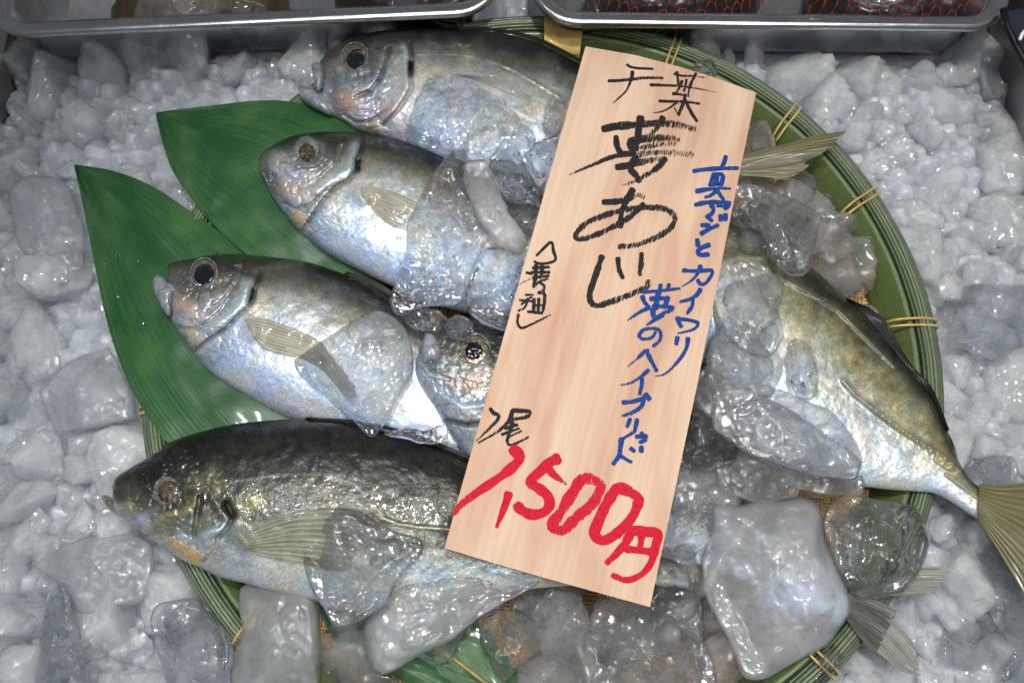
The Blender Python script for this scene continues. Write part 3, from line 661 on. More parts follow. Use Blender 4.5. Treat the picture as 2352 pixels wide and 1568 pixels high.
# fish five (dark, bottom)
DRK = [(0, (.010, .010, .008)), (.1, (.020, .020, .016)), (.3, (.040, .038, .028)), (.5, (.058, .055, .040)), (.62, (.10, .10, .078)), (.74, (.32, .33, .30)), (.85, (.62, .64, .62)), (1, (.62, .64, .62))]
GO = (.42, .36, .14)
f5 = fish('dark olive fish along the bottom of the basket with a bronze eye',
    Z6((775, 245), (772, 210), (800, 155), (900, 88), (1040, 5), (1120, -40))+Z4((480, 1220), (600, 1168), (740, 1128), (900, 1094), (1100, 1074), (1280, 1066), (1450, 1070), (1600, 1096), (1760, 1138), (1900, 1174), (2050, 1220), (2200, 1290))+ZI((1200, 1115), (1350, 1195), (1480, 1262), (1580, 1300)),
    Z6((770, 300), (800, 395), (860, 450), (960, 520), (1060, 592), (1150, 660), (1230, 710), (1310, 750), (1380, 778), (1450, 818), (1560, 858), (1680, 884))+ZI((650, 1362), (760, 1385), (880, 1394), (1000, 1384), (1150, 1360), (1300, 1345), (1450, 1340), (1580, 1345)),
    .017, .012, .021, DRK, [
    (Z6((800, 250), (900, 250), (960, 330)), 22, 0, (.10, .095, .07), .6),
    (Z6((880, 350), (900, 380)), 14, .0002, GO, .5), (Z6((1080, 440), (1250, 400), (1340, 330)), 9, .0003, GO, .45), (Z6((1060, 520), (1200, 480)), 18, 0, (.16, .14, .07), .6),
    (Z6((1370, 300), (1350, 420), (1330, 560)), 5, -.0014, (.05, .05, .04), .6),
    (Z6((1560, 330), (1600, 420), (1570, 490), (1490, 580), (1480, 650), (1390, 740)), 4, -.0017, (.02, .02, .02), .55),
    (Z6((1550, 350), (1590, 410)), 9, -.0016, (.006, .006, .006), 1.0),
    (Z6((1400, 560), (1520, 510)), 10, .0008, BL, .7), (Z6((1180, 600), (1260, 630)), 10, .0004, (.7, .42, .16), .8), (Z6((1260, 680), (1350, 700)), 14, .0004, (.78, .45, .2), .85), (Z6((1330, 720), (1360, 735)), 8, 0, (.8, .52, .1), .8),
    (Z6((1420, 620), (1500, 600), (1440, 700)), 8, .0006, (.55, .52, .5), .7),
    (Z6((1350, 180), (1500, 240), (1450, 150)), 22, 0, (.18, .165, .09), .55), (Z6((1650, 340), (1800, 330)), 18, 0, (.30, .27, .12), .6), (Z6((1340, 480), (1420, 460)), 14, 0, (.3, .28, .16), .5),
    (Z6((1600, 180), (1900, 140), (2150, 130), (2342, 138))+Z7((150, 150), (350, 200), (450, 330), (560, 440)), 2.5, .0001, (.16, .15, .12), .5),
    (Z7((530, 440), (650, 480), (800, 500), (1000, 516), (1200, 540)), 5, .0004, (.26, .24, .14), .6),
    (Z6((1640, 560), (1690, 620)), 18, .0022, (.35, .37, .38), .7),
    (Z6((1500, 700), (1700, 760)), 14, 0, (.30, .26, .2), .4)], 59, mott=.45, irid=.35)
eye(f5, Z6((1148, 252))[0], (27, 28), (38, 40), .2, bronze=True, lift=.0026)
blob('lower_jaw', f5, M_LIPD, Z6((696, 292), (712, 277), (760, 290), (800, 318), (830, 360), (900, 430), (975, 490), (960, 520), (900, 490), (830, 440), (770, 400), (722, 350)), .012, .006)
finsheet('pectoral_fin', f5, M_FIN5, Z6((1600, 560), (1700, 512), (1850, 440), (2050, 372), (2342, 352), (2550, 380)), Z6((1700, 660), (1780, 700), (1900, 730), (2050, 760), (2200, 790), (2400, 820)), lambda P, u, t: surf_z(f5, P)+.0012+.0012*u, rag=.1, seed=6, rays=26)
finsheet('dorsal_fin', f5, M_DORSAL, Z4((1280, 1066), (1600, 1096), (1900, 1174), (2200, 1290)), Z4((1300, 1056), (1620, 1080), (1920, 1158), (2215, 1272)), lambda P, u, t: .017+t*.003)
finsheet('tail_fin', f5, M_TAIL, ZI((1570, 1298), (1640, 1290), (1740, 1270)), ZI((1570, 1348), (1640, 1370), (1740, 1400)), tailz(.012, .006))

# fish six (right, tail to the lower right)
GOL = [(0, (.02, .02, .014)), (.07, (.05, .047, .03)), (.18, (.24, .215, .115)), (.32, (.42, .385, .235)), (.44, (.58, .56, .46)), (.58, (.66, .66, .60)), (.8, (.70, .76, .78)), (1, (.62, .64, .62))]
f6 = fish('golden backed fish on the right whose tail hangs over the basket rim',
    ZI((1478, 470), (1500, 430), (1580, 425), (1700, 490), (1790, 555), (1863, 612), (1922, 664), (1956, 690), (2000, 735), (2045, 790), (2086, 845), (2142, 912), (2166, 957), (2184, 1009), (2199, 1053), (2237, 1108), (2280, 1128)),
    ZI((1474, 490), (1500, 600), (1560, 740), (1640, 880), (1730, 985), (1830, 1060), (1930, 1105), (2020, 1122), (2100, 1128), (2150, 1134), (2195, 1158), (2230, 1182), (2262, 1200)),
    .002, .006, .021, GOL, [
    (Z5((780, 320), (930, 400), (1100, 500), (1300, 700), (1450, 850)), 6, .0012, (.13, .12, .08), .5),
    (Z5((1130, 940), (1200, 1020), (1300, 1100), (1400, 1180), (1500, 1250), (1600, 1310), (1750, 1400), (1900, 1500)), 6, .0014, (.16, .14, .07), .6),
    (Z5((1700, 1430), (1850, 1530))+Z8((1850, 130), (2000, 240), (2080, 300)), 5, .001, (.34, .30, .16), .6)]
    + [([Z5((1330+42*i, 1125+31*i))[0]], 5.5, .0016, (.62, .55, .36), .8) for i in range(13)], 71, tailw=.26, wpk=.3, mott=.42, irid=.45)
finsheet('dorsal_fin', f6, M_DORSAL, Z5((1130, 420), (1230, 520), (1330, 640), (1420, 740), (1530, 860), (1650, 1000), (1770, 1250)), Z5((1180, 440), (1300, 495), (1400, 580), (1475, 720), (1560, 850), (1680, 985), (1785, 1240)), lambda P, u, t: .003+t*.010, ripple=.0005)
finsheet('dorsal_fin', f6, M_TAIL, Z5((1740, 1190), (1790, 1300), (1830, 1420)), Z5((1765, 1240), (1815, 1335), (1840, 1440)), lambda P, u, t: .004+t*.003)
finsheet('tail_fin', f6, M_TAIL, ZI((2250, 1110), (2300, 1113), (2360, 1107), (2430, 1104), (2520, 1120)), ZI((2246, 1192), (2275, 1235), (2312, 1295), (2355, 1368), (2420, 1480)), lambda P, u, t: .010+.004*u-.006*u*np.abs(t-.5)+.004*np.sin(t*math.pi)*(1-u), seed=21, ripple=.0005, rays=30)

# ------------------------------------------------------------------ sign
ZS0, ZS1 = .050, .044
sign_o = [(1345, 107), (1464, 128), (1555, 152), (1640, 178), (1737, 213), (1698, 400), (1650, 640), (1600, 890), (1545, 1150), (1493, 1393), (1370, 1359), (1250, 1326), (1130, 1291), (1021, 1258), (1090, 1010), (1170, 726), (1250, 444), (1300, 266)]
SA_, SB_ = np.array([1541., 150.]), np.array([1257., 1325.])
pt = U([SA_, SB_], [ZS0, ZS1]); e_v = (pt[1]-pt[0])/np.linalg.norm(pt[1]-pt[0])
pl = U([(1345, 107)], ZS0)[0]; pr = U([(1737, 213)], ZS0)[0]; e_u = pr-pl; e_u -= e_v*(e_u@e_v); e_u /= np.linalg.norm(e_u); e_n = np.cross(e_u, e_v); e_n *= np.sign(e_n[2])
def on_sign(p, off=0.0):
    """pixel -> point on the sign plane (ray cast), lifted along its normal"""
    p = np.atleast_2d(np.asarray(p, float)); a = U(p, 0.0); o_ = np.array([0, 0, CAMH]); d_ = a-o_
    k = ((pt[0]-o_)@e_n)/(d_@e_n); return o_+d_*k[:, None]+e_n*off
def sign_uv(P): return np.stack([(P-pt[0])@e_u, (P-pt[0])@e_v], 1)
top = on_sign(sign_o); n = len(top); thk = .0016
v = np.vstack([top, top-e_n*thk]); f = [tuple(range(n))[::-1], tuple(range(n, 2*n))]+[(i, (i+1) % n, n+(i+1) % n, n+i) for i in range(n)]
sign = empty('price_sign', 'pale wooden price board with black, blue and red brush lettering lying on the fish', 'sign')
meshobj('board', v, f, M_WOOD, sign, shade=False, uv=sign_uv(v))
def strokes(name, mat, groups):
    for g_ in groups: stroke_mesh(name, mat, [g_])
STROKE_N = [0]
def stroke_mesh(name, mat, groups):
    mb = MB(); cols = []; k = STROKE_N
    for tr, lst in groups:
        for pts, w0, w1, d0, d1 in lst:
            P = np.array(tr(*pts)); kk = tr((1, 0))[0][0]-tr((0, 0))[0][0]
            L = np.hypot(*np.diff(P, axis=0).T).sum(); n_ = max(6, int(L/5))
            Q = smooth(P, n_); T_ = np.gradient(Q, axis=0); T_ /= np.linalg.norm(T_, axis=1)[:, None]+1e-9
            N_ = np.stack([-T_[:, 1], T_[:, 0]], 1)
            s = np.linspace(0, 1, n_); w = (w0+(w1-w0)*s)*kk/2*1.1*(1+.16*(vnoise(s*L/14, s*0+k[0], 3)-.5)*2)
            # rounded ends
            e0 = np.clip(s*L/(w0*kk/2+1e-6), 0, 1); e1 = np.clip((1-s)*L/(w1*kk/2+1e-6), 0, 1)
            Q = np.vstack([Q[:1]-T_[:1]*w[:1, None]*.55, Q, Q[-1:]+T_[-1:]*w[-1:, None]*.55]); N_ = np.vstack([N_[:1], N_, N_[-1:]])
            w = np.r_[w[0]*.62, w, w[-1]*.62]; s = np.r_[0, s, 1]
            ac = np.array([-1, -.6, 0, .6, 1.0]); off = .00006+k[0]*.0000035+np.linspace(0, .000003, len(s))
            G = Q[:, None]+N_[:, None]*w[:, None, None]*ac[None, :, None]
            v_ = on_sign(G.reshape(-1, 2))+e_n*np.repeat(off, 5)[:, None]
            mb.add(v_, gridfaces(len(s), 5))
            c_ = np.zeros((len(v_), 3)); c_[:, 0] = np.repeat(d0+(d1-d0)*s, 5); c_[:, 1] = np.tile(np.abs(ac), len(s)); cols.append(c_); k[0] += 1
    v_ = np.vstack(mb.v); return mb.build(name, mat, sign, shade=False, col=np.vstack(cols), uv=sign_uv(v_))
S_A = zz(1283.3, 105, .20087); S_B = zz(1283.3, 408.3, .20453); S_C = zz(1540, 350, .16743); S_D = zz(1493.3, 595, .17863); S_E = zz(1388.3, 641.7, .27903); S_F = zz(1050, 525, .33465); S_G = zz(1015, 991.7, .26036)
def q(w0, w1, d0, d1, *p): return (p, w0, w1, d0, d1)
strokes('black_lettering', M_INKK, [
 (S_A, [q(28, 28, .1, .3, (780, 215), (810, 240), (880, 258), (960, 262), (1075, 268)), q(36, 34, .2, .4, (570, 405), (700, 400), (850, 385), (1000, 370), (1190, 372)), q(42, 12, 0, .3, (845, 300), (835, 360), (805, 450), (770, 520), (700, 590), (625, 655)),
  q(30, 18, .1, .8, (1320, 325), (1400, 345), (1530, 350), (1690, 370)), q(36, 26, .1, .4, (1350, 305), (1362, 370), (1368, 440)), q(36, 30, .1, .4, (1570, 320), (1530, 400), (1500, 470), (1480, 560)), q(38, 22, .1, .8, (1050, 450), (1200, 455), (1400, 465), (1600, 495), (1810, 535)),
  q(30, 26, .1, .3, (1410, 405), (1385, 470), (1340, 540)), q(36, 30, .1, .3, (1460, 390), (1450, 450), (1435, 520)), q(36, 30, .1, .6, (1305, 550), (1400, 560), (1490, 580)), q(32, 30, .1, .5, (1150, 635), (1300, 640), (1450, 645), (1610, 665)),
  q(38, 34, .1, .2, (1445, 560), (1430, 640), (1400, 720), (1370, 795)), q(16, 12, .2, .4, (1368, 795), (1320, 710)), q(32, 14, .2, .4, (1350, 650), (1270, 710), (1180, 755), (1075, 770)), q(36, 40, .1, .1, (1440, 600), (1480, 700), (1530, 790), (1580, 865)),
  q(80, 80, 0, .65, (510, 955), (650, 925), (900, 905), (1150, 890), (1350, 905), (1545, 955)), q(76, 70, -.1, .1, (935, 825), (915, 950), (900, 1080), (880, 1190)), q(62, 50, 0, .6, (1190, 825), (1160, 880), (1110, 960), (1050, 1010)),
  q(84, 80, 0, .75, (810, 1095), (950, 1070), (1100, 1060), (1250, 1060), (1370, 1080)), q(80, 70, -.1, 0, (820, 1110), (840, 1180), (900, 1160)), q(70, 60, .5, .75, (950, 1170), (1150, 1130), (1340, 1125)), q(60, 70, -.1, 0, (655, 1040), (665, 1140), (700, 1220)),
  q(70, 24, 0, .6, (860, 1235), (720, 1245), (560, 1290), (400, 1360), (250, 1420), (130, 1475)), q(80, 80, .6, .8, (900, 1245), (1100, 1225), (1300, 1225), (1520, 1250)), q(76, 70, 0, .2, (890, 1275), (840, 1340), (825, 1420), (880, 1480), (920, 1550)), q(74, 70, -.1, .8, (665, 1390), (800, 1370), (1000, 1320), (1220, 1290)), q(76, 36, .1, .8, (1215, 1295), (1150, 1380), (1000, 1480), (850, 1560), (740, 1590))]),
 (S_B, [q(66, 60, -.1, .7, (500, 275), (650, 268), (800, 235), (880, 190), (950, 220)), q(72, 62, 0, .3, (830, 135), (760, 250), (705, 400), (690, 550)),
  q(62, 64, .2, .5, (950, 295), (900, 350), (800, 440), (650, 530), (450, 630), (260, 688), (190, 672), (215, 600), (330, 500), (500, 430), (700, 370), (900, 340), (1080, 335), (1230, 365), (1298, 440), (1285, 530), (1200, 610), (1050, 690), (850, 760), (680, 775)),
  q(62, 66, .1, .5, (485, 885), (430, 1050), (370, 1220), (345, 1330), (372, 1410), (440, 1435), (600, 1390), (800, 1310), (990, 1222), (1005, 1160)), q(50, 52, .1, .3, (665, 905), (675, 1020), (718, 1125)), q(58, 56, 0, .5, (930, 850), (925, 980), (910, 1090))]),
 (S_F, [q(20, 20, .1, .1, (545, 185), (600, 130), (648, 92), (660, 150), (675, 213), (620, 238), (560, 240), (530, 226)), q(22, 20, .2, .2, (520, 270), (630, 265)), q(22, 22, .2, .2, (510, 300), (632, 300)), q(18, 18, .2, .2, (475, 303), (515, 310)), q(26, 26, .2, .2, (540, 250), (538, 330), (528, 400)), q(28, 24, .2, .3, (582, 262), (578, 345)), q(22, 20, .2, .2, (518, 338), (628, 325)), q(18, 18, .2, .3, (530, 392), (575, 360), (622, 345)), q(20, 20, .1, .2, (572, 372), (600, 398), (588, 430)), q(13, 11, .6, .8, (415, 388), (500, 345)),
  q(18, 16, .2, .2, (470, 455), (522, 455)), q(18, 18, .2, .2, (428, 490), (520, 500)), q(16, 16, .2, .2, (442, 520), (510, 470)), q(16, 16, .2, .4, (482, 480), (468, 538), (420, 565)), q(22, 22, .2, .2, (558, 440), (600, 452), (590, 568)), q(24, 24, .2, .2, (528, 482), (524, 576)), q(22, 22, .2, .2, (560, 482), (556, 576)), q(20, 18, .1, .2, (484, 570), (585, 580)), q(15, 15, .2, .2, (520, 530), (590, 525)), q(20, 14, .1, .5, (420, 590), (414, 640), (440, 682), (520, 652), (640, 592)),
 ]), (S_F, [q(28, 12, 0, .5, (228, 1235), (250, 1265), (286, 1282), (268, 1322), (200, 1390), (132, 1455)), q(28, 24, .1, .2, (380, 1245), (440, 1250), (500, 1256), (478, 1290), (370, 1312)), q(28, 12, .1, .5, (380, 1248), (355, 1320), (280, 1390), (145, 1470)), q(24, 20, .1, .2, (330, 1370), (412, 1345)), q(22, 18, .1, .3, (308, 1412), (425, 1370)), q(18, 14, .2, .5, (345, 1432), (442, 1388)), q(26, 16, .1, .5, (382, 1330), (352, 1420), (344, 1468), (372, 1485), (430, 1460), (490, 1430))])])
strokes('red_lettering', M_INKR, [
 (S_G, [q(92, 50, -.2, .5, (625, 150), (675, 195), (685, 240), (600, 330), (450, 440), (300, 540), (170, 640), (108, 718)), q(78, 26, -.2, .4, (588, 545), (560, 640), (482, 838)), q(88, 84, -.1, .1, (1020, 235), (950, 270), (880, 335), (782, 435), (860, 500), (930, 560), (950, 640), (900, 705), (800, 728), (705, 690), (665, 645)), q(70, 26, -.1, .6, (945, 330), (990, 380), (1095, 460)),
  q(92, 88, .2, .5, (1230, 410), (1150, 540), (1050, 700), (975, 825), (1070, 865), (1180, 760), (1320, 640), (1385, 530), (1395, 460), (1310, 415), (1235, 405)), q(90, 88, .1, .3, (1545, 490), (1460, 620), (1375, 800), (1348, 905), (1430, 955), (1560, 880), (1670, 760), (1725, 650), (1728, 580), (1640, 520), (1550, 485)),
  q(84, 44, 0, .3, (1690, 850), (1640, 940), (1560, 1050), (1455, 1155)), q(84, 44, -.1, .2, (1690, 865), (1800, 880), (1905, 895), (1885, 1000), (1845, 1150), (1760, 1255), (1630, 1305), (1505, 1262)), q(58, 50, 0, .2, (1768, 870), (1745, 1040)), q(66, 60, 0, .2, (1630, 1030), (1840, 1055))])])
strokes('blue_lettering', M_INKB, [
 (S_C, [q(58, 46, 0, .4, (315, 260), (450, 240), (650, 225), (925, 220)), q(56, 56, 0, .2, (755, 60), (740, 130), (690, 230)), q(60, 56, 0, .1, (590, 300), (565, 380), (540, 460)), q(60, 56, 0, .2, (590, 312), (715, 312), (695, 450)), q(70, 66, 0, .1, (640, 335), (620, 440)), q(46, 44, .1, .2, (560, 450), (700, 435)), q(60, 30, 0, .4, (355, 535), (500, 512), (650, 495), (820, 500)), q(48, 36, .1, .4, (630, 520), (560, 590), (475, 618)), q(50, 46, .1, .2, (650, 540), (690, 600), (728, 655)),
  q(58, 56, 0, .2, (338, 722), (480, 692), (650, 688), (815, 700)), q(74, 80, 0, .1, (800, 705), (780, 745), (745, 765)), q(40, 40, .2, .2, (640, 738), (760, 742)), q(60, 52, 0, .2, (555, 725), (592, 780), (560, 850), (492, 888)), q(56, 44, 0, .2, (500, 885), (570, 942)), q(62, 62, 0, .1, (682, 865), (692, 930)), q(62, 62, 0, .1, (750, 858), (754, 930)), q(62, 56, 0, .2, (425, 1000), (530, 1002)), q(58, 48, 0, .3, (420, 1118), (520, 1060), (650, 1000)), q(62, 58, 0, .1, (365, 1195), (376, 1280)), q(60, 60, 0, .1, (528, 1272), (430, 1310), (374, 1358), (405, 1408), (518, 1402))]),
 (S_D, [q(48, 46, 0, .2, (425, 147), (540, 155), (680, 150), (800, 150), (775, 230), (705, 318), (640, 318), (612, 270)), q(56, 16, 0, .5, (645, 90), (620, 170), (540, 270), (410, 355)), q(54, 34, 0, .4, (645, 390), (600, 460), (500, 520), (385, 550)), q(52, 44, 0, .2, (545, 510), (540, 600), (475, 700)), q(58, 48, 0, .2, (352, 755), (370, 820), (400, 870)), q(52, 22, 0, .4, (370, 770), (480, 782), (600, 812), (615, 850), (540, 910), (360, 955)), q(60, 54, 0, .2, (350, 1005), (335, 1095)), q(58, 20, 0, .6, (485, 1020), (470, 1130), (400, 1260), (280, 1400), (180, 1480), (70, 1505))]),
 (S_E, [q(30, 22, .1, .5, (320, 105), (450, 95), (620, 75)), q(34, 34, .1, .1, (462, 45), (455, 110)), q(32, 30, .1, .2, (530, 42), (520, 90)), q(34, 30, .1, .3, (312, 140), (330, 190), (370, 230)), q(34, 34, .2, .4, (380, 160), (520, 155)), q(46, 44, .1, .2, (442, 120), (420, 240)), q(38, 36, .2, .4, (520, 150), (500, 230)), q(36, 34, .2, .4, (400, 222), (500, 225), (568, 240), (480, 280)), q(36, 14, .2, .6, (370, 232), (290, 270), (190, 338)), q(46, 40, .1, .3, (400, 250), (402, 300), (430, 318), (480, 290)), q(30, 20, .2, .6, (430, 322), (350, 375)),
  q(28, 30, .3, .4, (420, 432), (390, 480), (312, 490), (284, 460), (330, 412), (430, 407), (464, 450), (450, 510), (402, 548)), q(32, 16, .2, .7, (335, 588), (270, 650), (195, 715)), q(34, 30, .2, .4, (350, 582), (370, 640), (430, 752)), q(36, 14, .2, .7, (360, 748), (300, 800), (220, 850), (130, 870)), q(36, 32, .2, .4, (310, 820), (305, 880), (290, 942)), q(34, 32, .2, .3, (152, 1012), (230, 1005), (330, 975)), q(42, 40, .1, .3, (335, 950), (372, 985)), q(34, 26, .2, .5, (322, 1000), (300, 1050), (220, 1100), (148, 1120)), q(34, 30, .2, .4, (210, 1148), (187, 1212)), q(34, 24, .2, .5, (268, 1152), (250, 1240), (210, 1275), (150, 1310)), q(38, 36, .2, .3, (262, 1292), (348, 1290)), q(34, 32, .2, .3, (302, 1262), (338, 1318), (290, 1338)), q(40, 36, .1, .3, (140, 1312), (130, 1400), (118, 1455), (72, 1518)), q(28, 24, .2, .4, (132, 1452), (220, 1503)), q(36, 32, .2, .3, (215, 1388), (245, 1413)), q(42, 38, .2, .3, (302, 1378), (305, 1415))])])

# ------------------------------------------------------------------ large ice pieces lying on the fish and the mat
def ice(label, outline, zb, h, hb, mat, seed, facets=8, rough=.0016, name='ice_chunk', group='large pieces of ice over the fish', fs=38):
    nseg, nr = 84, 26
    O = smooth(outline, nseg, True); lin = np.array(list(outline)+[outline[0]], float); Ls = np.r_[0, np.cumsum(np.hypot(*np.diff(lin, axis=0).T))]; sl = np.linspace(0, Ls[-1], nseg, endpoint=False)
    O = .35*O+.65*np.stack([np.interp(sl, Ls, lin[:, k]) for k in (0, 1)], 1); O_0 = O.copy()
    O = O+(np.stack([vnoise(np.arange(nseg)*.35, np.zeros(nseg)+seed, seed), vnoise(np.arange(nseg)*.35, np.zeros(nseg)+seed+9, seed+1)], 1)-.5)*4
    O[-6:] = O[-6:]*np.linspace(1, .4, 6)[:, None]+O_0[-6:]*np.linspace(0, .6, 6)[:, None]
    c = O.mean(0); r = np.linspace(0, 1, nr)**.8
    P = (c+(O-c)[None]*r[:, None, None]).reshape(-1, 2); rr = np.repeat(r, nseg)
    dome = np.clip(1-rr**4.8, 0, 1)**.6; h = h*1.15
    rg = np.random.default_rng(seed); ext = np.ptp(O, axis=0).max()/2
    q_ = (P-c)/ext; cut = np.ones(len(P))*1.0
    for i in range(facets):
        an = rg.uniform(0, 2*math.pi); k = rg.uniform(.3, 1.2); cut = np.minimum(cut, rg.uniform(.74, 1.0)-k*np.clip(q_@[math.cos(an), math.sin(an)]-rg.uniform(-.15, .45), 0, 9))
    top = h*np.minimum(dome, np.clip(cut, .12, 1))
    ed = np.clip((1-rr)*5, 0, 1)
    rdg = np.abs(fbm(P[:, 0]/fs*.8+7, P[:, 1]/fs*.8, seed+2, 3)-.5)*2
    z = zb+top+((fbm(P[:, 0]/fs, P[:, 1]/fs, seed)-.5)*2*rough-(np.clip(.25-rdg, 0, 1))*rough*2.4+(fbm(P[:, 0]/fs*3, P[:, 1]/fs*3, seed+4)-.5)*rough*.8)*ed
    v = U(P, z); vb = U(P, np.full(len(P), zb)); cb = np.ones(len(P))
    for i in range(6):
        an = rg.uniform(0, 2*math.pi); cb = np.minimum(cb, rg.uniform(.7, 1.0)-rg.uniform(.3, 1.2)*np.clip(q_@[math.cos(an), math.sin(an)]-rg.uniform(-.15, .45), 0, 9))
    vb[:, 2] -= hb*np.minimum(np.clip(1-rr**4, 0, 1)**.5, np.clip(cb, .1, 1))+(fbm(P[:, 0]/fs*1.3, P[:, 1]/fs*1.3, seed+8)-.5)*2*rough*1.6*ed
    nV = len(v); f = gridfaces(nr, nseg, wrap=True, flip=False)[0:]+[]
    f = gridfaces(nr-1, nseg, off=nseg, wrap=True)+gridfaces(nr-1, nseg, off=nV+nseg, wrap=True, flip=True)
    # centre fans and closed border
    f += [(0, nseg+j, nseg+(j+1) % nseg)[::-1] for j in range(nseg)]+[(nV, nV+nseg+j, nV+nseg+(j+1) % nseg) for j in range(nseg)]
    L = (nr-1)*nseg; V = np.vstack([v, vb])
    remap = np.arange(2*nV); remap[nV+L:nV+L+nseg] = np.arange(L, L+nseg)        # weld the border
    remap[1:nseg] = 0; remap[nV+1:nV+nseg] = nV
    f = [tuple(remap[list(q__)]) for q__ in f]
    used = np.unique(np.concatenate([np.array(q__) for q__ in f])); inv = np.zeros(2*nV, int); inv[used] = np.arange(len(used))
    f = [tuple(inv[list(q__)]) for q__ in f]
    o = meshobj(name, V[used], f, mat); tag(o, label, 'ice', group)
    return o
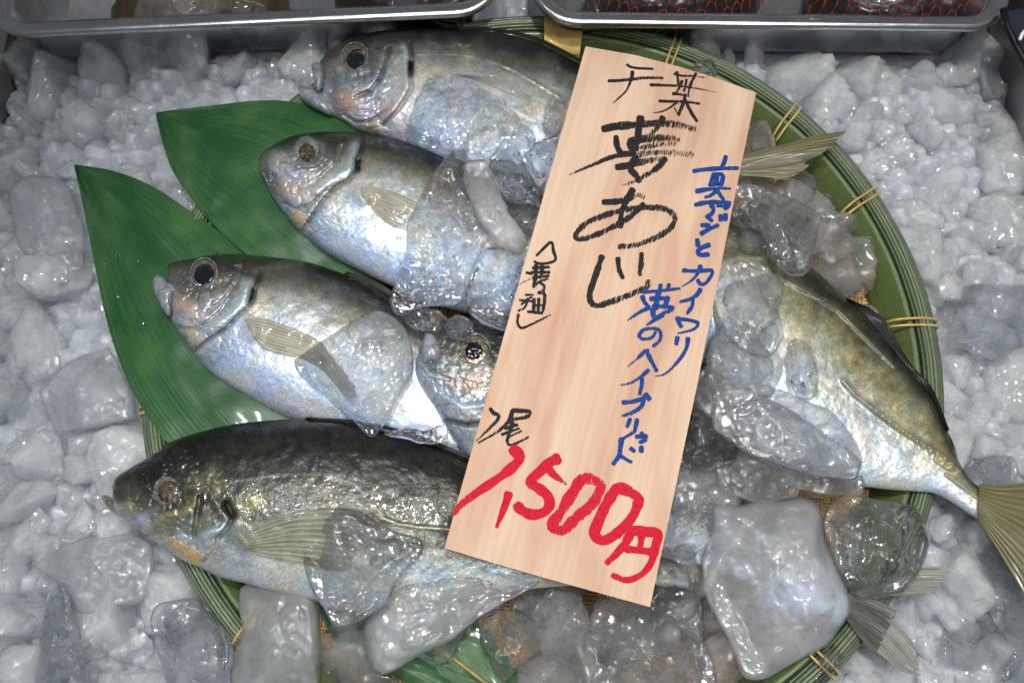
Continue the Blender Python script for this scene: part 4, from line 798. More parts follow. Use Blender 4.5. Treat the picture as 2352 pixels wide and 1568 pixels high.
ic = [
 ('clear domed ice lump on the topmost fish', Z2((1040, 800), (1060, 680), (1100, 560), (1150, 470), (1220, 405), (1300, 395), (1400, 405), (1480, 450), (1600, 510), (1700, 560), (1780, 640), (1850, 740), (1920, 800), (1935, 870), (1880, 960), (1760, 1010), (1600, 1010), (1450, 980), (1300, 945), (1150, 890), (1060, 850)), .022, .012, .012, M_ICE, 1),
 ('pointed clear ice shard below the domed lump on the topmost fish', Z2((1615, 1000), (1720, 842), (1800, 900), (1870, 1030), (1950, 1290), (1800, 1290), (1690, 1230), (1610, 1120)), .030, .009, .012, M_ICE, 2),
 ('tall clear ice block standing over the second fish', ZA((640, 60), (700, 80), (715, 130), (690, 200), (690, 300), (740, 450), (800, 620), (890, 800), (830, 900), (760, 1050), (700, 1150), (690, 1290), (600, 1380), (400, 1370), (250, 1420), (150, 1460), (80, 1400), (75, 1300), (110, 1200), (150, 1080), (200, 900), (210, 680), (280, 540), (350, 400), (430, 250), (540, 130)), .030, .012, .012, M_ICE, 3),
 ('frosted grey ice slab beside the tall clear block', ZA((665, 200), (720, 165), (850, 160), (885, 200), (950, 300), (1000, 480), (1060, 600), (1190, 800), (1205, 880), (1130, 950), (1010, 890), (900, 800), (780, 620), (700, 400)), .034, .010, .010, M_ICEF, 4),
 ('ridged clear ice piece left of the sign under its upper half', ZA((885, 190), (940, 150), (1040, 180), (1190, 220), (1290, 380), (1320, 560), (1200, 510), (1010, 480), (950, 330)), .030, .008, .012, M_ICE2, 5),
 ('dark clear round ice lump against the left edge of the sign', ZA((700, 1230), (720, 1130), (780, 1000), (850, 890), (980, 870), (1110, 950), (1230, 930), (1200, 1200), (1060, 1560), (900, 1540), (720, 1420)), .034, .008, .012, M_ICE, 6),
 ('small ice chip wedged beside the sign next to the frosted slab', ZA((1010, 490), (1180, 510), (1330, 580), (1260, 780), (1190, 800), (1060, 600)), .028, .008, .010, M_ICE, 7),
 ('small ice bead just above the black eye of the half hidden fish', ZI((1018, 745), (1045, 722), (1075, 730), (1090, 755), (1082, 780), (1050, 780), (1028, 768)), .036, .006, .006, M_ICE, 8),
 ('thin ice strip in the dark gap above the half hidden fish', ZI((925, 725), (960, 708), (1010, 712), (1030, 735), (1010, 765), (970, 762), (935, 748)), .026, .005, .008, M_ICE, 9),
 ('large clear ice wedge lying across the belly of the third fish', Z4((1225, 770), (1230, 728), (1330, 660), (1420, 600), (1530, 530), (1640, 467), (1700, 457), (1765, 480), (1830, 540), (1880, 620), (1897, 720), (1885, 830), (1830, 920), (1770, 1040), (1725, 1110), (1665, 1180), (1610, 1140), (1550, 1070), (1450, 980), (1340, 890), (1260, 830)), .026, .011, .008, M_ICE2, 10),
 ('small ice bits in the gap behind the dark fish', Z4((1720, 1150), (1850, 1115), (1960, 1130), (2080, 1095), (2085, 1180), (1990, 1210), (1850, 1180)), .028, .005, .010, M_ICE, 11),
 ('broad clear ice lump on the flank of the dark fish', Z7((-20, 430), (80, 362), (200, 350), (320, 365), (400, 395), (480, 450), (620, 530), (760, 560), (815, 610), (795, 690), (720, 770), (640, 900), (540, 1040), (400, 1130), (280, 1190), (200, 1180), (140, 1080), (60, 950), (0, 800), (-20, 600)), .034, .008, .008, M_ICE2, 12),
 ('wide frosted ice slab under the lower left corner of the sign', Z7((400, 1180), (520, 1020), (640, 860), (740, 680), (960, 630), (1200, 700), (1630, 850), (1590, 905), (1440, 985), (1200, 1120), (1000, 1280), (800, 1375), (620, 1480), (530, 1510), (460, 1470), (420, 1340)), .016, .012, .020, M_ICEF, 13),
 ('frosted ice block at the bottom between the rim and the mat', Z6((1640, 1060), (1650, 910), (1720, 872), (1860, 830), (2000, 775), (2110, 810), (2130, 920), (2180, 1060), (2200, 1300), (2190, 1500), (2150, 1680), (1600, 1700), (1600, 1450), (1660, 1200)), .008, .016, .022, M_ICEF, 14),
 ('smooth clear ice block leaning on the lower left rim', Z6((1030, 1130), (1080, 1030), (1200, 1000), (1370, 985), (1450, 1060), (1540, 1200), (1600, 1300), (1612, 1420), (1595, 1560), (1580, 1680), (1150, 1680), (1120, 1480), (1060, 1280)), .000, .013, .012, M_ICE, 15),
 ('clear ice lump tinted green by the leaf below it', Z7((1195, 1140), (1240, 1090), (1360, 1065), (1500, 1090), (1600, 1160), (1650, 1250), (1600, 1350), (1480, 1450), (1390, 1550), (1320, 1500), (1270, 1380), (1210, 1270)), .002, .012, .010, M_ICE, 16),
 ('curved ice piece behind the green tinted lump', Z7((1410, 1060), (1470, 975), (1560, 935), (1680, 1000), (1760, 1100), (1790, 1200), (1660, 1240), (1520, 1090)), .000, .010, .010, M_ICE, 17),
 ('large cloudy ice lump at the bottom below the sign', ZI((1343, 1478), (1343, 1445), (1356, 1415), (1380, 1381), (1415, 1368), (1484, 1388), (1560, 1392), (1610, 1450), (1640, 1520), (1640, 1600), (1352, 1610)), .004, .012, .018, M_ICE2, 18),
 ('biggest frosted ice boulder right of the lower end of the sign', Z8((330, 320), (500, 330), (660, 282), (760, 300), (900, 272), (980, 292), (1040, 350), (1060, 520), (1100, 650), (1180, 820), (1225, 940), (1220, 1030), (1160, 1120), (1080, 1240), (960, 1300), (800, 1390), (680, 1450), (580, 1460), (530, 1430), (500, 1340), (440, 1180), (370, 1080), (290, 900), (260, 700), (290, 560)), .014, .020, .024, M_ICEF, 19),
 ('clear ice lump over the right rim showing green through it', Z8((1050, 420), (1100, 320), (1200, 250), (1400, 290), (1640, 320), (1700, 440), (1750, 570), (1720, 680), (1660, 800), (1560, 900), (1420, 935), (1280, 930), (1200, 850), (1130, 700), (1080, 560)), .008, .014, .014, M_ICE, 20),
 ('smooth clear ice block right of the upper half of the sign', ZB((440, 60), (700, 60), (900, 130), (1080, 190), (1290, 300), (1390, 390), (1380, 480), (1340, 640), (1320, 800), (1290, 950), (1200, 1020), (1080, 1010), (960, 930), (890, 830), (830, 640), (780, 500), (620, 520), (420, 420)), .024, .013, .014, M_ICE, 21),
 ('rounded ice lump on the bamboo mat inside the right rim', ZB((1390, 470), (1500, 390), (1600, 430), (1700, 560), (1760, 720), (1740, 860), (1640, 930), (1500, 900), (1350, 800), (1350, 620)), -.010, .012, .010, M_ICE2, 22),
 ('small clear cube of ice on the bamboo mat beside the golden fish', ZB((1570, 1080), (1640, 980), (1740, 970), (1800, 1020), (1800, 1150), (1740, 1220), (1640, 1230), (1590, 1180)), -.010, .009, .008, M_ICE, 23),
 ('small cloudy ice lump inside the rim above the rounded one', ZB((1220, 200), (1300, 150), (1460, 160), (1550, 230), (1540, 320), (1400, 360), (1280, 310)), -.006, .008, .010, M_ICE2, 24),
 ('ice lump just below the tail over the upper right rim', ZB((1340, -10), (1350, 80), (1300, 150), (1180, 140), (1070, 60), (1090, -40), (1220, -80)), -.004, .008, .010, M_ICE2, 25),
 ('grey ice lump on the golden fish against the sign', ZB((390, 1220), (450, 1090), (560, 1050), (740, 1050), (800, 1200), (790, 1400), (720, 1560), (520, 1530), (400, 1400)), .024, .008, .012, M_ICE3, 26),
 ('narrow clear ice piece on the back of the golden fish', ZB((740, 1060), (800, 1000), (950, 990), (1015, 1060), (1000, 1200), (950, 1400), (900, 1450), (820, 1350), (780, 1200)), .024, .007, .010, M_ICE, 27),
 ('rough ice chip between the sign and the smooth clear block', ZB((540, 580), (640, 520), (780, 550), (840, 680), (790, 790), (640, 780), (550, 700)), .022, .009, .012, M_ICE2, 28),
 ('small dark ice chip touching the sign beside the rough chip', ZB((380, 790), (400, 640), (480, 550), (550, 640), (545, 730), (480, 810)), .024, .007, .012, M_ICE, 29),
 ('finger shaped clear ice piece on the flank of the golden fish', Z5((770, 800), (800, 700), (840, 668), (900, 690), (950, 770), (977, 880), (977, 1000), (930, 1060), (850, 1040), (790, 950)), .024, .007, .008, M_ICE, 30),
 ('wide clear ice sheet over the belly of the golden fish', Z5((430, 1150), (480, 1010), (600, 965), (760, 1000), (900, 1060), (1030, 1100), (1120, 1190), (1200, 1290), (1240, 1380), (1240, 1450), (1100, 1500), (900, 1480), (700, 1400), (520, 1280)), .022, .009, .012, M_ICE3, 31),
 ('clear ice lump beside the right edge of the sign at mid height', Z5((190, 1020), (220, 900), (330, 820), (480, 890), (520, 1000), (440, 1130), (330, 1180), (220, 1100)), .022, .010, .014, M_ICE3, 32),
 ('dark ice lump beside the right edge of the sign lower down', Z5((140, 1330), (210, 1130), (360, 1190), (480, 1280), (470, 1420), (300, 1500), (110, 1460)), .020, .009, .016, M_ICE, 33),
 ('clear ice piece under the wide sheet near the boulder', Z5((620, 1330), (760, 1380), (1000, 1490), (1240, 1500), (1260, 1640), (1000, 1660), (700, 1568)), .010, .010, .016, M_ICE3, 34),
 ('ice lump against the sign just above the boulder', Z5((60, 1600), (120, 1450), (340, 1480), (480, 1560), (500, 1700), (330, 1760), (60, 1760)), .016, .010, .018, M_ICE3, 35),
 ('clear ice lump against the sign above the dark lump', Z5((270, 880), (330, 620), (420, 540), (560, 600), (640, 700), (700, 860), (620, 960), (480, 960), (380, 900)), .022, .009, .014, M_ICE3, 36),
 ('narrow ice sliver beside the boulder and the lower right corner of the sign', Z8((-30, 640), (60, 520), (200, 560), (250, 700), (270, 900), (200, 1060), (100, 1050), (-20, 900)), .010, .010, .016, M_ICE2, 37),
 ('ice lump on the mat below the biggest boulder', Z8((240, 1060), (330, 1080), (420, 1200), (490, 1340), (510, 1500), (300, 1560), (120, 1480), (90, 1300), (160, 1150)), -.010, .010, .010, M_ICE, 38),
 ('amber tinted ice lump by the lower right rim below the boulder', Z8((900, 1400), (960, 1310), (1080, 1260), (1190, 1140), (1215, 1220), (1150, 1380), (1080, 1480), (960, 1500)), -.004, .010, .010, M_ICE, 39),
 ('ice heap on the mat at the bottom between two frosted pieces', Z7((120, 1390), (230, 1270), (330, 1300), (430, 1330), (450, 1480), (600, 1520), (700, 1600), (600, 1700), (150, 1700)), -.008, .010, .010, M_ICE2, 40),
 ('small clear chunk sitting on the rim beside the top of the sign', ZI((1590, 155), (1600, 142), (1630, 135), (1648, 150), (1645, 178), (1620, 185), (1595, 172)), .006, .006, .006, M_ICE, 41),
 ('ice lump between the sign and the tail over the upper right rim', ZI((1715, 330), (1735, 288), (1765, 292), (1775, 318), (1760, 345), (1725, 352)), .000, .008, .012, M_ICE2, 42),
 ('clear ice patch on the topmost fish touching the sign', Z2((1980, 780), (1990, 640), (2030, 580), (2120, 570), (2170, 600), (2120, 760), (2060, 850), (2000, 830)), .020, .007, .010, M_ICE, 43),
 ('ice wedge below the patch on the topmost fish', Z2((1860, 960), (1930, 880), (2060, 820), (2120, 800), (2060, 1000), (1980, 1120), (1920, 1080)), .028, .007, .012, M_ICE2, 44),
 ('ice lump on the mat right of the large cloudy bottom lump', ZI((1480, 1390), (1530, 1330), (1590, 1300), (1620, 1400), (1610, 1480), (1560, 1450)), .004, .010, .014, M_ICE2, 45),
 ('small ice lump at the edge of the golden fish near its fin', ZB((1800, 1330), (1900, 1290), (1980, 1360), (2010, 1480), (1950, 1520), (1850, 1430)), -.008, .007, .010, M_ICE2, 46),
 ('pale ice lump on the mat beside the smooth clear block', ZB((900, 60), (1000, 10), (1130, 100), (1200, 200), (1120, 230), (980, 160)), -.002, .009, .012, M_ICE2, 47),
 ('grey ice lump on the golden fish between the sign and the finger shaped piece', ZI((1632, 770), (1700, 742), (1765, 765), (1800, 840), (1775, 910), (1690, 925), (1625, 880)), .024, .008, .014, M_ICE3, 49),
 ('ice lump on the mat between the rounded lump and the right rim', ZI((1890, 590), (1930, 570), (1965, 610), (1975, 660), (1940, 675), (1900, 640)), -.008, .009, .010, M_ICE2, 50),
 ('large grey ice slab over the front of the golden fish right of the blue lettering', ZI((1655, 600), (1705, 588), (1760, 612), (1798, 655), (1788, 715), (1802, 775), (1765, 822), (1695, 800), (1650, 740), (1640, 670)), .029, .009, .014, M_ICE3, 54),
 ('long broken ice slab along the lower side of the golden fish', ZI((1640, 905), (1700, 885), (1800, 930), (1900, 1000), (1982, 1058), (1965, 1098), (1860, 1092), (1730, 1045), (1640, 985)), .026, .009, .014, M_ICE3, 55),
 ('cloudy ice lump above the boulder and right of the sign', ZI((1640, 1075), (1700, 1040), (1790, 1050), (1850, 1090), (1830, 1140), (1740, 1160), (1650, 1130)), .014, .011, .016, M_ICE3, 51),
 ('cloudy ice lump right below the lower edge of the sign', ZI((1215, 1420), (1260, 1350), (1330, 1365), (1360, 1430), (1330, 1500), (1250, 1510)), .002, .012, .014, M_ICE3, 52),
 ('wet ice lump at the bottom edge left of the large cloudy one', ZI((1180, 1590), (1190, 1530), (1250, 1500), (1330, 1510), (1350, 1570), (1330, 1640), (1210, 1640)), .000, .011, .012, M_ICE2, 53),
 ('ice lump half under the sign near the red lettering, right side', ZI((1530, 1180), (1560, 1130), (1620, 1120), (1650, 1170), (1640, 1230), (1580, 1290), (1525, 1260)), .020, .009, .016, M_ICE, 48),
]
for lab, ol, zb, h, hb, m_, sd in ic: ice(lab, ol, zb, h, hb, m_, sd)
# larger pieces in the crushed bed
bd = [
 ('big clear rounded ice lump right of the basket rim', ZI((2160, 720), (2175, 680), (2220, 655), (2300, 650), (2400, 655), (2430, 740), (2400, 830), (2300, 838), (2240, 820), (2180, 780)), -.012, .016, .010, M_ICE2, 61),
 ('wide frosted ice plate in the bed below the dark fish', Z6((205, 745), (420, 640), (620, 560), (900, 540), (1040, 620), (1060, 760), (1000, 1000), (700, 1100), (540, 1090), (440, 900), (300, 820)), -.010, .013, .010, M_ICEF, 62),
 ('long pointed clear ice shard at lower left', Z6((230, 1568), (300, 1100), (380, 880), (420, 830), (480, 1000), (560, 1200), (600, 1450), (600, 1680), (250, 1680)), -.010, .014, .010, M_ICE, 63),
 ('bluish clear lump at the bottom right corner', ZI((2300, 1568), (2305, 1530), (2330, 1495), (2370, 1480), (2420, 1520), (2420, 1620), (2310, 1620)), -.004, .014, .014, M_ICE, 64),
 ('veined clear ice block at lower right beyond the tail', Z8((2010, 620), (2080, 560), (2200, 640), (2330, 800), (2420, 1000), (2420, 1250), (2250, 1220), (2140, 1080), (2080, 850)), -.012, .014, .010, M_ICE2, 65),
 ('broad ice slab in the bed at lower right', Z8((1800, 1300), (1850, 1100), (1960, 1040), (2100, 1120), (2200, 1280), (2120, 1400), (1920, 1390)), -.014, .013, .010, M_ICE2, 66),
 ('ice lump beside the fish tail at the right edge', Z8((1960, 90), (2020, 30), (2150, 0), (2290, 20), (2320, 120), (2260, 190), (2120, 200), (2020, 160)), -.012, .014, .010, M_ICE2, 67),
 ('flat ice plate left of the long leaf at the far left', ZI((20, 440), (70, 400), (150, 420), (190, 520), (190, 620), (110, 640), (40, 560)), -.012, .013, .010, M_ICEF, 68),
 ('smooth ice plate left of the basket near the rattan tie', ZI((90, 900), (160, 830), (250, 800), (300, 900), (310, 960), (230, 980), (130, 990)), -.012, .012, .010, M_ICEF, 69),
]
for lab, ol, zb, h, hb, m_, sd in bd: ice(lab, ol, zb, h, hb, m_, sd, group='larger ice pieces in the bed')

# ------------------------------------------------------------------ crushed ice bed
# heap surface below the loose chunks
nx, ny = 460, 520
gx, gy = [a.ravel() for a in np.meshgrid(np.linspace(xl+.001, xr-.001, nx), np.linspace(-.24, .43, ny), indexing='ij')]
cell = .0105; jx = RNG.uniform(.12, .88, (80, 80, 2)); hh = np.full(len(gx), -9.0)
ci = np.floor((gx-xl)/cell).astype(int); cj = np.floor((gy+.26)/cell).astype(int)
for di in (-1, 0, 1):
    for dj in (-1, 0, 1):
        a_, b2 = (ci+di) % 80, (cj+dj) % 80
        px = (ci+di+jx[a_, b2, 0])*cell+xl; py = (cj+dj+jx[a_, b2, 1])*cell-.26
        lev = hash2(a_, b2, 5)*.007; sx = (hash2(a_, b2, 6)-.5)*1.1; sy = (hash2(a_, b2, 7)-.5)*1.1
        d = np.maximum(np.abs(gx-px), np.abs(gy-py))*.55+np.hypot(gx-px, gy-py)*.5
        hh = np.maximum(hh, lev+sx*(gx-px)+sy*(gy-py)-np.maximum(d-.0032, 0)*1.5)
bedz = -.0215+hh+(fbm(gx*300, gy*300, 2)-.5)*.0012
for (a_, b2, d_, n_) in (LT, RT):
    rx_ = (gx-a_[0])*d_[0]+(gy-a_[1])*d_[1]; ry_ = (gx-a_[0])*n_[0]+(gy-a_[1])*n_[1]
    bedz = np.where((rx_ > -.004) & (rx_ < np.linalg.norm(b2-a_)+.004) & (ry_ > .004), np.minimum(bedz, -.034), bedz)
rad = np.hypot(gx-CX, gy-CY); bedz = np.where(rad < R-.004, np.minimum(bedz, -.034), bedz)
o = meshobj('crushed_ice', np.stack([gx, gy, bedz], 1), gridfaces(nx, ny, flip=True), M_HEAP); tag(o, 'heap of fine white crushed ice filling the basin', 'crushed ice', kind='stuff')
# chunk shapes
def chunk_mesh(seed, mat=None):
    import bmesh
    bm = bmesh.new(); bmesh.ops.create_icosphere(bm, subdivisions=4, radius=1.0)
    rg = np.random.default_rng(seed); V = np.array([v.co[:] for v in bm.verts])
    N = rg.normal(size=(9, 3)); N /= np.linalg.norm(N, axis=1)[:, None]; dd = rg.uniform(.42, .88, 9)
    # soft minimum over facet planes
    k = V@N.T; r = np.where(k > .05, dd[None]/np.maximum(k, .05), 9); pw = 60
    rs = (1/((1/r)**pw).sum(1))**(1/pw); rs = np.minimum(rs, 1.2)
    rg_ = 1-np.abs(fbm(V[:, 0]*4+V[:, 2]*3+seed, V[:, 1]*4-V[:, 2]*2.5, seed+9, 3)-.5)*4; rs = rs*(1-.10*np.clip(rg_, 0, 1)**2)*(1+.10*(fbm(V[:, 0]*3+V[:, 2]*2+seed, V[:, 1]*3-V[:, 2]*1.5, seed)-.5)+.09*(fbm(V[:, 0]*9+V[:, 2]*5, V[:, 1]*9-V[:, 2]*6, seed+2)-.5))
    V = V*rs[:, None]*np.array([1.0, rg.uniform(.65, 1.0), rg.uniform(.6, .9)])
    for v, c in zip(bm.verts, V): v.co = c
    me = bpy.data.meshes.new('crushed_ice_chunk'); bm.to_mesh(me); bm.free()
    me.transform(__import__('mathutils').Matrix.Scale(.0165 if mat is None else .019, 4))
    me.materials.append(mat or M_BED); me.polygons.foreach_set('use_smooth', [mat is not None]*len(me.polygons)); return me
variants = [chunk_mesh(100+i) for i in range(18)]
pts = []
big = [(np.array(ol), ) for _, ol, *_ in bd]
def in_poly(p, poly):
    x, y = p; r_ = False; n_ = len(poly)
    for i in range(n_):
        (x0, y0), (x1, y1) = poly[i-1], poly[i]
        if (y0 > y) != (y1 > y) and x < (x1-x0)*(y-y0)/(y1-y0)+x0: r_ = not r_
    return r_
tries = 0
while len(pts) < 250 and tries < 60000:
    tries += 1
    p = np.array([random.uniform(-60, 2412), random.uniform(60, 1640)])
    w = U([p], -.018)[0]
    if not (xl+.001 < w[0] < xr-.004): continue
    if math.hypot(w[0]-CX, w[1]-CY) < R+.006: continue
    # behind the trays' fronts?
    bad = False
    for (a_, b2, d_, n_) in (LT, RT):
        rel = w[:2]-a_
        if rel@n_ > .010 and -.0 < rel@d_ < np.linalg.norm(b2-a_): bad = True
    if w[1] > .345: bad = True
    if any(in_poly(p, ol) for _, ol, *_ in bd): bad = True
    if bad: continue
    dmin = 54 if tries < 25000 else 44
    if any((p[0]-q_[0])**2+(p[1]-q_[1])**2 < (dmin*q_[2])**2 for q_ in pts): continue
    sz = random.choice((.7, .85, 1.0, 1.2, 1.5))*random.uniform(.92, 1.08); pts.append((p[0], p[1], sz, w))
print('chunks', len(pts), tries)
leafp = [[(357, 262), (398, 395), (520, 545), (700, 690), (1060, 460), (760, 262), (640, 231)], [(160, 365), (212, 580), (264, 800), (345, 965), (450, 1080), (920, 1000), (600, 600), (430, 480), (265, 394)]]
LBL = {'l': ('small cloudy ice chunk in the crushed bed left of the basket', 'crushed ice chunks left of the basket'), 'r': ('small white ice chunk in the crushed bed right of the basket', 'crushed ice chunks right of the basket')}
for i, (x, y, s_, w) in enumerate(pts):
    o = bpy.data.objects.new('crushed_ice_chunk', variants[i % len(variants)]); C.objects.link(o)
    o.location = (w[0], w[1], -.022+random.uniform(-.004, .005)-(.009 if any(in_poly((x+dx_, y+dy_), l_) for l_ in leafp for dx_ in (-60, 0, 60) for dy_ in (-60, 0, 60)) else 0)); o.rotation_euler = (random.uniform(0, 6.28), random.uniform(0, 6.28), random.uniform(0, 6.28)); o.scale = (s_, s_, s_)
    tag(o, LBL['l' if x < 1176 else 'r'][0], 'ice', LBL['l' if x < 1176 else 'r'][1])

# loose small pieces covering the mat between the fish
small = [chunk_mesh(300+i, M_ICES) for i in range(8)]
zones = [((740, 1960, 1290, 1640), 34, -.010), ((1520, 1720, 980, 1400), 10, -.002), ((1690, 2010, 340, 600), 12, -.012)]
k_ = 0
for (x0, x1, y0, y1), cnt, z_ in zones:
    got = []; tr_ = 0
    while len(got) < cnt and tr_ < 4000:
        tr_ += 1; p = (random.uniform(x0, x1), random.uniform(y0, y1)); w = U([p], z_)[0]
        if in_poly(p, [(880, 1700), (900, 1540), (1050, 1430), (1180, 1470), (1190, 1700)]) or math.hypot(w[0]-CX, w[1]-CY) > R-.034 or any((p[0]-a_[0])**2+(p[1]-a_[1])**2 < 46**2 for a_ in got): continue
        got.append(p); o = bpy.data.objects.new('ice_chunk', small[k_ % 8]); C.objects.link(o); k_ += 1
        s_ = random.uniform(.8, 1.25); o.location = (w[0], w[1], z_+random.uniform(-.003, .003)); o.scale = (s_, s_, s_); o.rotation_euler = (random.uniform(0, 6.28), random.uniform(0, 6.28), random.uniform(0, 6.28))
        low = y0 > 1200
        tag(o, 'small clear ice chunk on the mat at the bottom of the basket' if low else 'small clear ice chunk among the ice right of the sign', 'ice', 'small ice chunks on the mat at the bottom' if low else 'small ice chunks right of the sign')

# water drops on the long leaf and on the tray rims
M_DROP = ice_mat('water', .0, 0, .1, .0)
def drop(p, z, r, label, group, seed):
    nr_, nt_ = 8, 20; rr_ = np.linspace(0, 1, nr_); q_ = np.linspace(0, 2*math.pi, nt_, endpoint=False); w = U([p], z)[0]
    Rr, Q = [x.ravel() for x in np.meshgrid(rr_, q_, indexing='ij')]; wob = 1+.3*(vnoise(np.cos(Q)*1.5+seed, np.sin(Q)*1.5, seed)-.5)
    v = np.stack([w[0]+Rr*np.cos(Q)*r*wob, w[1]+Rr*np.sin(Q)*r*wob, w[2]+r*.55*np.sqrt(np.clip(1-Rr**2, 0, 1))], 1); vb = v.copy(); vb[:, 2] = w[2]-.0006
    o = meshobj('water_drop', np.vstack([v, vb]), gridfaces(nr_, nt_, wrap=True)+gridfaces(nr_, nt_, off=len(v), wrap=True, flip=True), M_DROP); tag(o, label, 'water drop', group)
rd_ = np.random.default_rng(9)
for i in range(16):
    p = (rd_.uniform(270, 640), rd_.uniform(520, 600)) if i < 10 else (rd_.uniform(230, 340), rd_.uniform(560, 760))
    o_leaf = bpy.data.objects['bamboo_leaf.001']; P_ = U([p], .004)[0]
    ok, loc, nrm_, _ = o_leaf.ray_cast(Vector((0, 0, CAMH)), (Vector(P_)-Vector((0, 0, CAMH))).normalized())
    if ok: drop(p, loc.z, rd_.uniform(.0009, .0022), 'small clear water drop on the long pointed leaf', 'water drops on the long leaf', i)
for i in range(14):
    t_ = LT if i < 6 else RT; L_ = np.linalg.norm(t_[1]-t_[0]); xy_ = t_[0]+t_[2]*rd_.uniform(.12, .88)*L_+t_[3]*rd_.uniform(.002, .006)
    w_ = Vector((xy_[0], xy_[1], zt+.0002)); r_ = rd_.uniform(.0008, .0018)
    me_p = np.array(w_); d_ = me_p-np.array([0, 0, CAMH]); xx = FP*d_[0]/(d_[1]*sT-d_[2]*cT)+W/2; yy = Hh/2-FP*(d_[1]*cT+d_[2]*sT)/(d_[1]*sT-d_[2]*cT)
    drop((xx, yy), zt, r_, 'small water drop on the rim of the upper left tray' if i < 6 else 'small water drop on the rim of the upper right tray', 'water drops on the upper left tray' if i < 6 else 'water drops on the upper right tray', 40+i)

# ------------------------------------------------------------------ things in the trays, price card
def wp(a, d, n, s, t): return a+d*s+n*t
M_SHELL = noisy('shell_grey', (.10, .08, .07), (.34, .29, .26), 90, .45, .6, .002, Coat_Weight=.3)
M_SHELLR = noisy('shell_brown', (.02, .013, .006), (.12, .075, .03), 120, .4, .6, .002, Coat_Weight=.4)
M_DARK = noisy('dark_shell', (.006, .005, .005), (.03, .022, .02), 120, .35, .6, .002, Coat_Weight=.4)
def mound(name, mat, c, rx, ry, h, z, ang, parent=None, seed=0, lump=.25):
    nr_, nt_ = 30, 64; r = np.linspace(0, 1, nr_); q_ = np.linspace(0, 2*math.pi, nt_, endpoint=False)
    Rr, Q = [x.ravel() for x in np.meshgrid(r, q_, indexing='ij')]
    wob = 1+lump*(fbm(np.cos(Q)*2+seed, np.sin(Q)*2, seed)-.5)
    x = Rr*np.cos(Q)*rx*wob; y = Rr*np.sin(Q)*ry*wob; ca, sa = math.cos(ang), math.sin(ang)
    X = c[0]+x*ca-y*sa; Y = c[1]+x*sa+y*ca; Zt = z+h*np.clip(1-Rr**2.2, 0, 1)**.6*(1+.3*(fbm(X*60, Y*60, seed)-.5))
    v = np.stack([X, Y, Zt], 1); vb = np.stack([X, Y, np.full(len(X), z-.001)], 1)
    nV = len(v); return meshobj(name, np.vstack([v, vb]), gridfaces(nr_, nt_, wrap=True)+gridfaces(nr_, nt_, off=nV, wrap=True, flip=True), mat, parent), X, Y, Zt
zb = zt-.047
c = xy(420, -40, .0)
sh = empty('shellfish', 'grey ribbed shell with a brown rim lying in the upper left tray', 'shellfish')
mound('shell_rim', M_SHELLR, xy(430, -35, .0), .060, .036, .022, zb, .10, sh, 3)
mound('shell', M_SHELL, xy(395, -38, .012), .038, .030, .034, zb, .12, sh, 5)
o, *_ = mound('dark_shellfish', M_DARK, xy(900, -62, .0), .042, .030, .028, zb, .0, None, 8); tag(o, 'dark reddish shellfish at the right end of the upper left tray', 'shellfish')
M_NET = simple('red_net', (.42, .045, .015), .4)
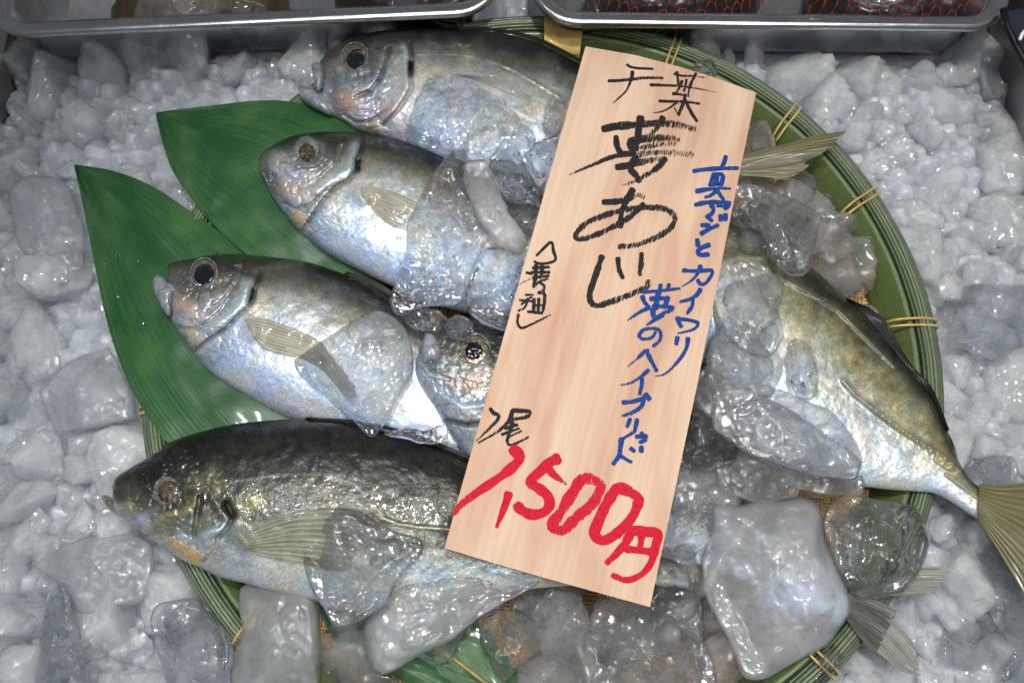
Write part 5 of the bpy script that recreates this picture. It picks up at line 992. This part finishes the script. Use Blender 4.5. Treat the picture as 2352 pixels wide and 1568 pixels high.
def netbag(label, c, rx, ry, h, seed):
    b_ = empty('net_bag', label, 'net bag', 'netted shellfish in the upper right tray')
    mound('shells', M_DARK, c, rx*.96, ry*.94, h*.93, zb, 0, b_, seed, .15)
    # hexagonal netting over the mound
    mb = MB(); a = .0042; done = set()
    def surf(x, y):
        r = math.hypot(x/rx, y/ry)
        if r >= 1.0: k = 1/r; x *= k; y *= k; return (c[0]+x, c[1]+y, zb+.001)
        return (c[0]+x, c[1]+y, zb+.0012+h*(1-r**2.2)**.6)
    nI = int(rx/a)+2
    for i in range(-nI, nI+1):
        for j in range(-nI, nI+1):
            cx_, cy_ = a*1.5*i, a*math.sqrt(3)*(j+(i % 2)/2)
            if (cx_/rx)**2+(cy_/ry)**2 > 1.0: continue
            pts_ = [(cx_+a*math.cos(k*math.pi/3), cy_+a*math.sin(k*math.pi/3)) for k in range(6)]
            for k in range(6):
                p0, p1 = pts_[k], pts_[(k+1) % 6]; key = tuple(sorted([(round(p0[0], 5), round(p0[1], 5)), (round(p1[0], 5), round(p1[1], 5))]))
                if key in done: continue
                done.add(key)
                A, B = surf(*p0), surf(*p1)
                if np.linalg.norm(np.array(A)-np.array(B)) > 1e-4: mb.add(*tube([A, B], .00025, 4))
    mb.build('netting', M_NET, b_)
netbag('dark netted shells at the left end of the upper right tray', xy(1560, -45, .0), .062, .034, .040, 2)
netbag('shells in bright red netting at the right end of the upper right tray', xy(2080, -38, .0), .062, .040, .042, 6)
# dark card at the tray corner
card_o = [(2309, 27), (2420, 6), (2420, 200), (2350, 128)]
zc_ = np.array([.030, .034, .034, .030]); v0 = U(card_o, zc_); v1 = v0.copy(); v1[:, 2] -= .003
cd = empty('price_card', 'dark navy card in a black holder at the right end of the upper right tray', 'card')
M_CARD = noisy('navy_card', (.008, .014, .022), (.014, .022, .034), 60, .3); M_BLK = simple('black_plastic', (.006, .006, .007), .35); M_WHT = simple('white_mark', (.8, .8, .8), .5)
meshobj('card', np.vstack([v0, v1]), [(3, 2, 1, 0), (4, 5, 6, 7), (0, 1, 5, 4), (1, 2, 6, 5), (2, 3, 7, 6), (3, 0, 4, 7)], M_CARD, cd, shade=False)
mb = MB(); mb.add(*tube(U([(2304, 22), (2312, 60), (2330, 98), (2352, 140), (2375, 180)], .029), .0022, 6)); mb.build('holder', M_BLK, cd)
mb = MB(); mb.add(*tube(U([(2342, 92), (2348, 78), (2358, 66)], .0345), .0011, 6)); mb.build('white_mark', M_WHT, cd)
# clean helper property
for o in bpy.data.objects:
    if '_s' in o: del o['_s']
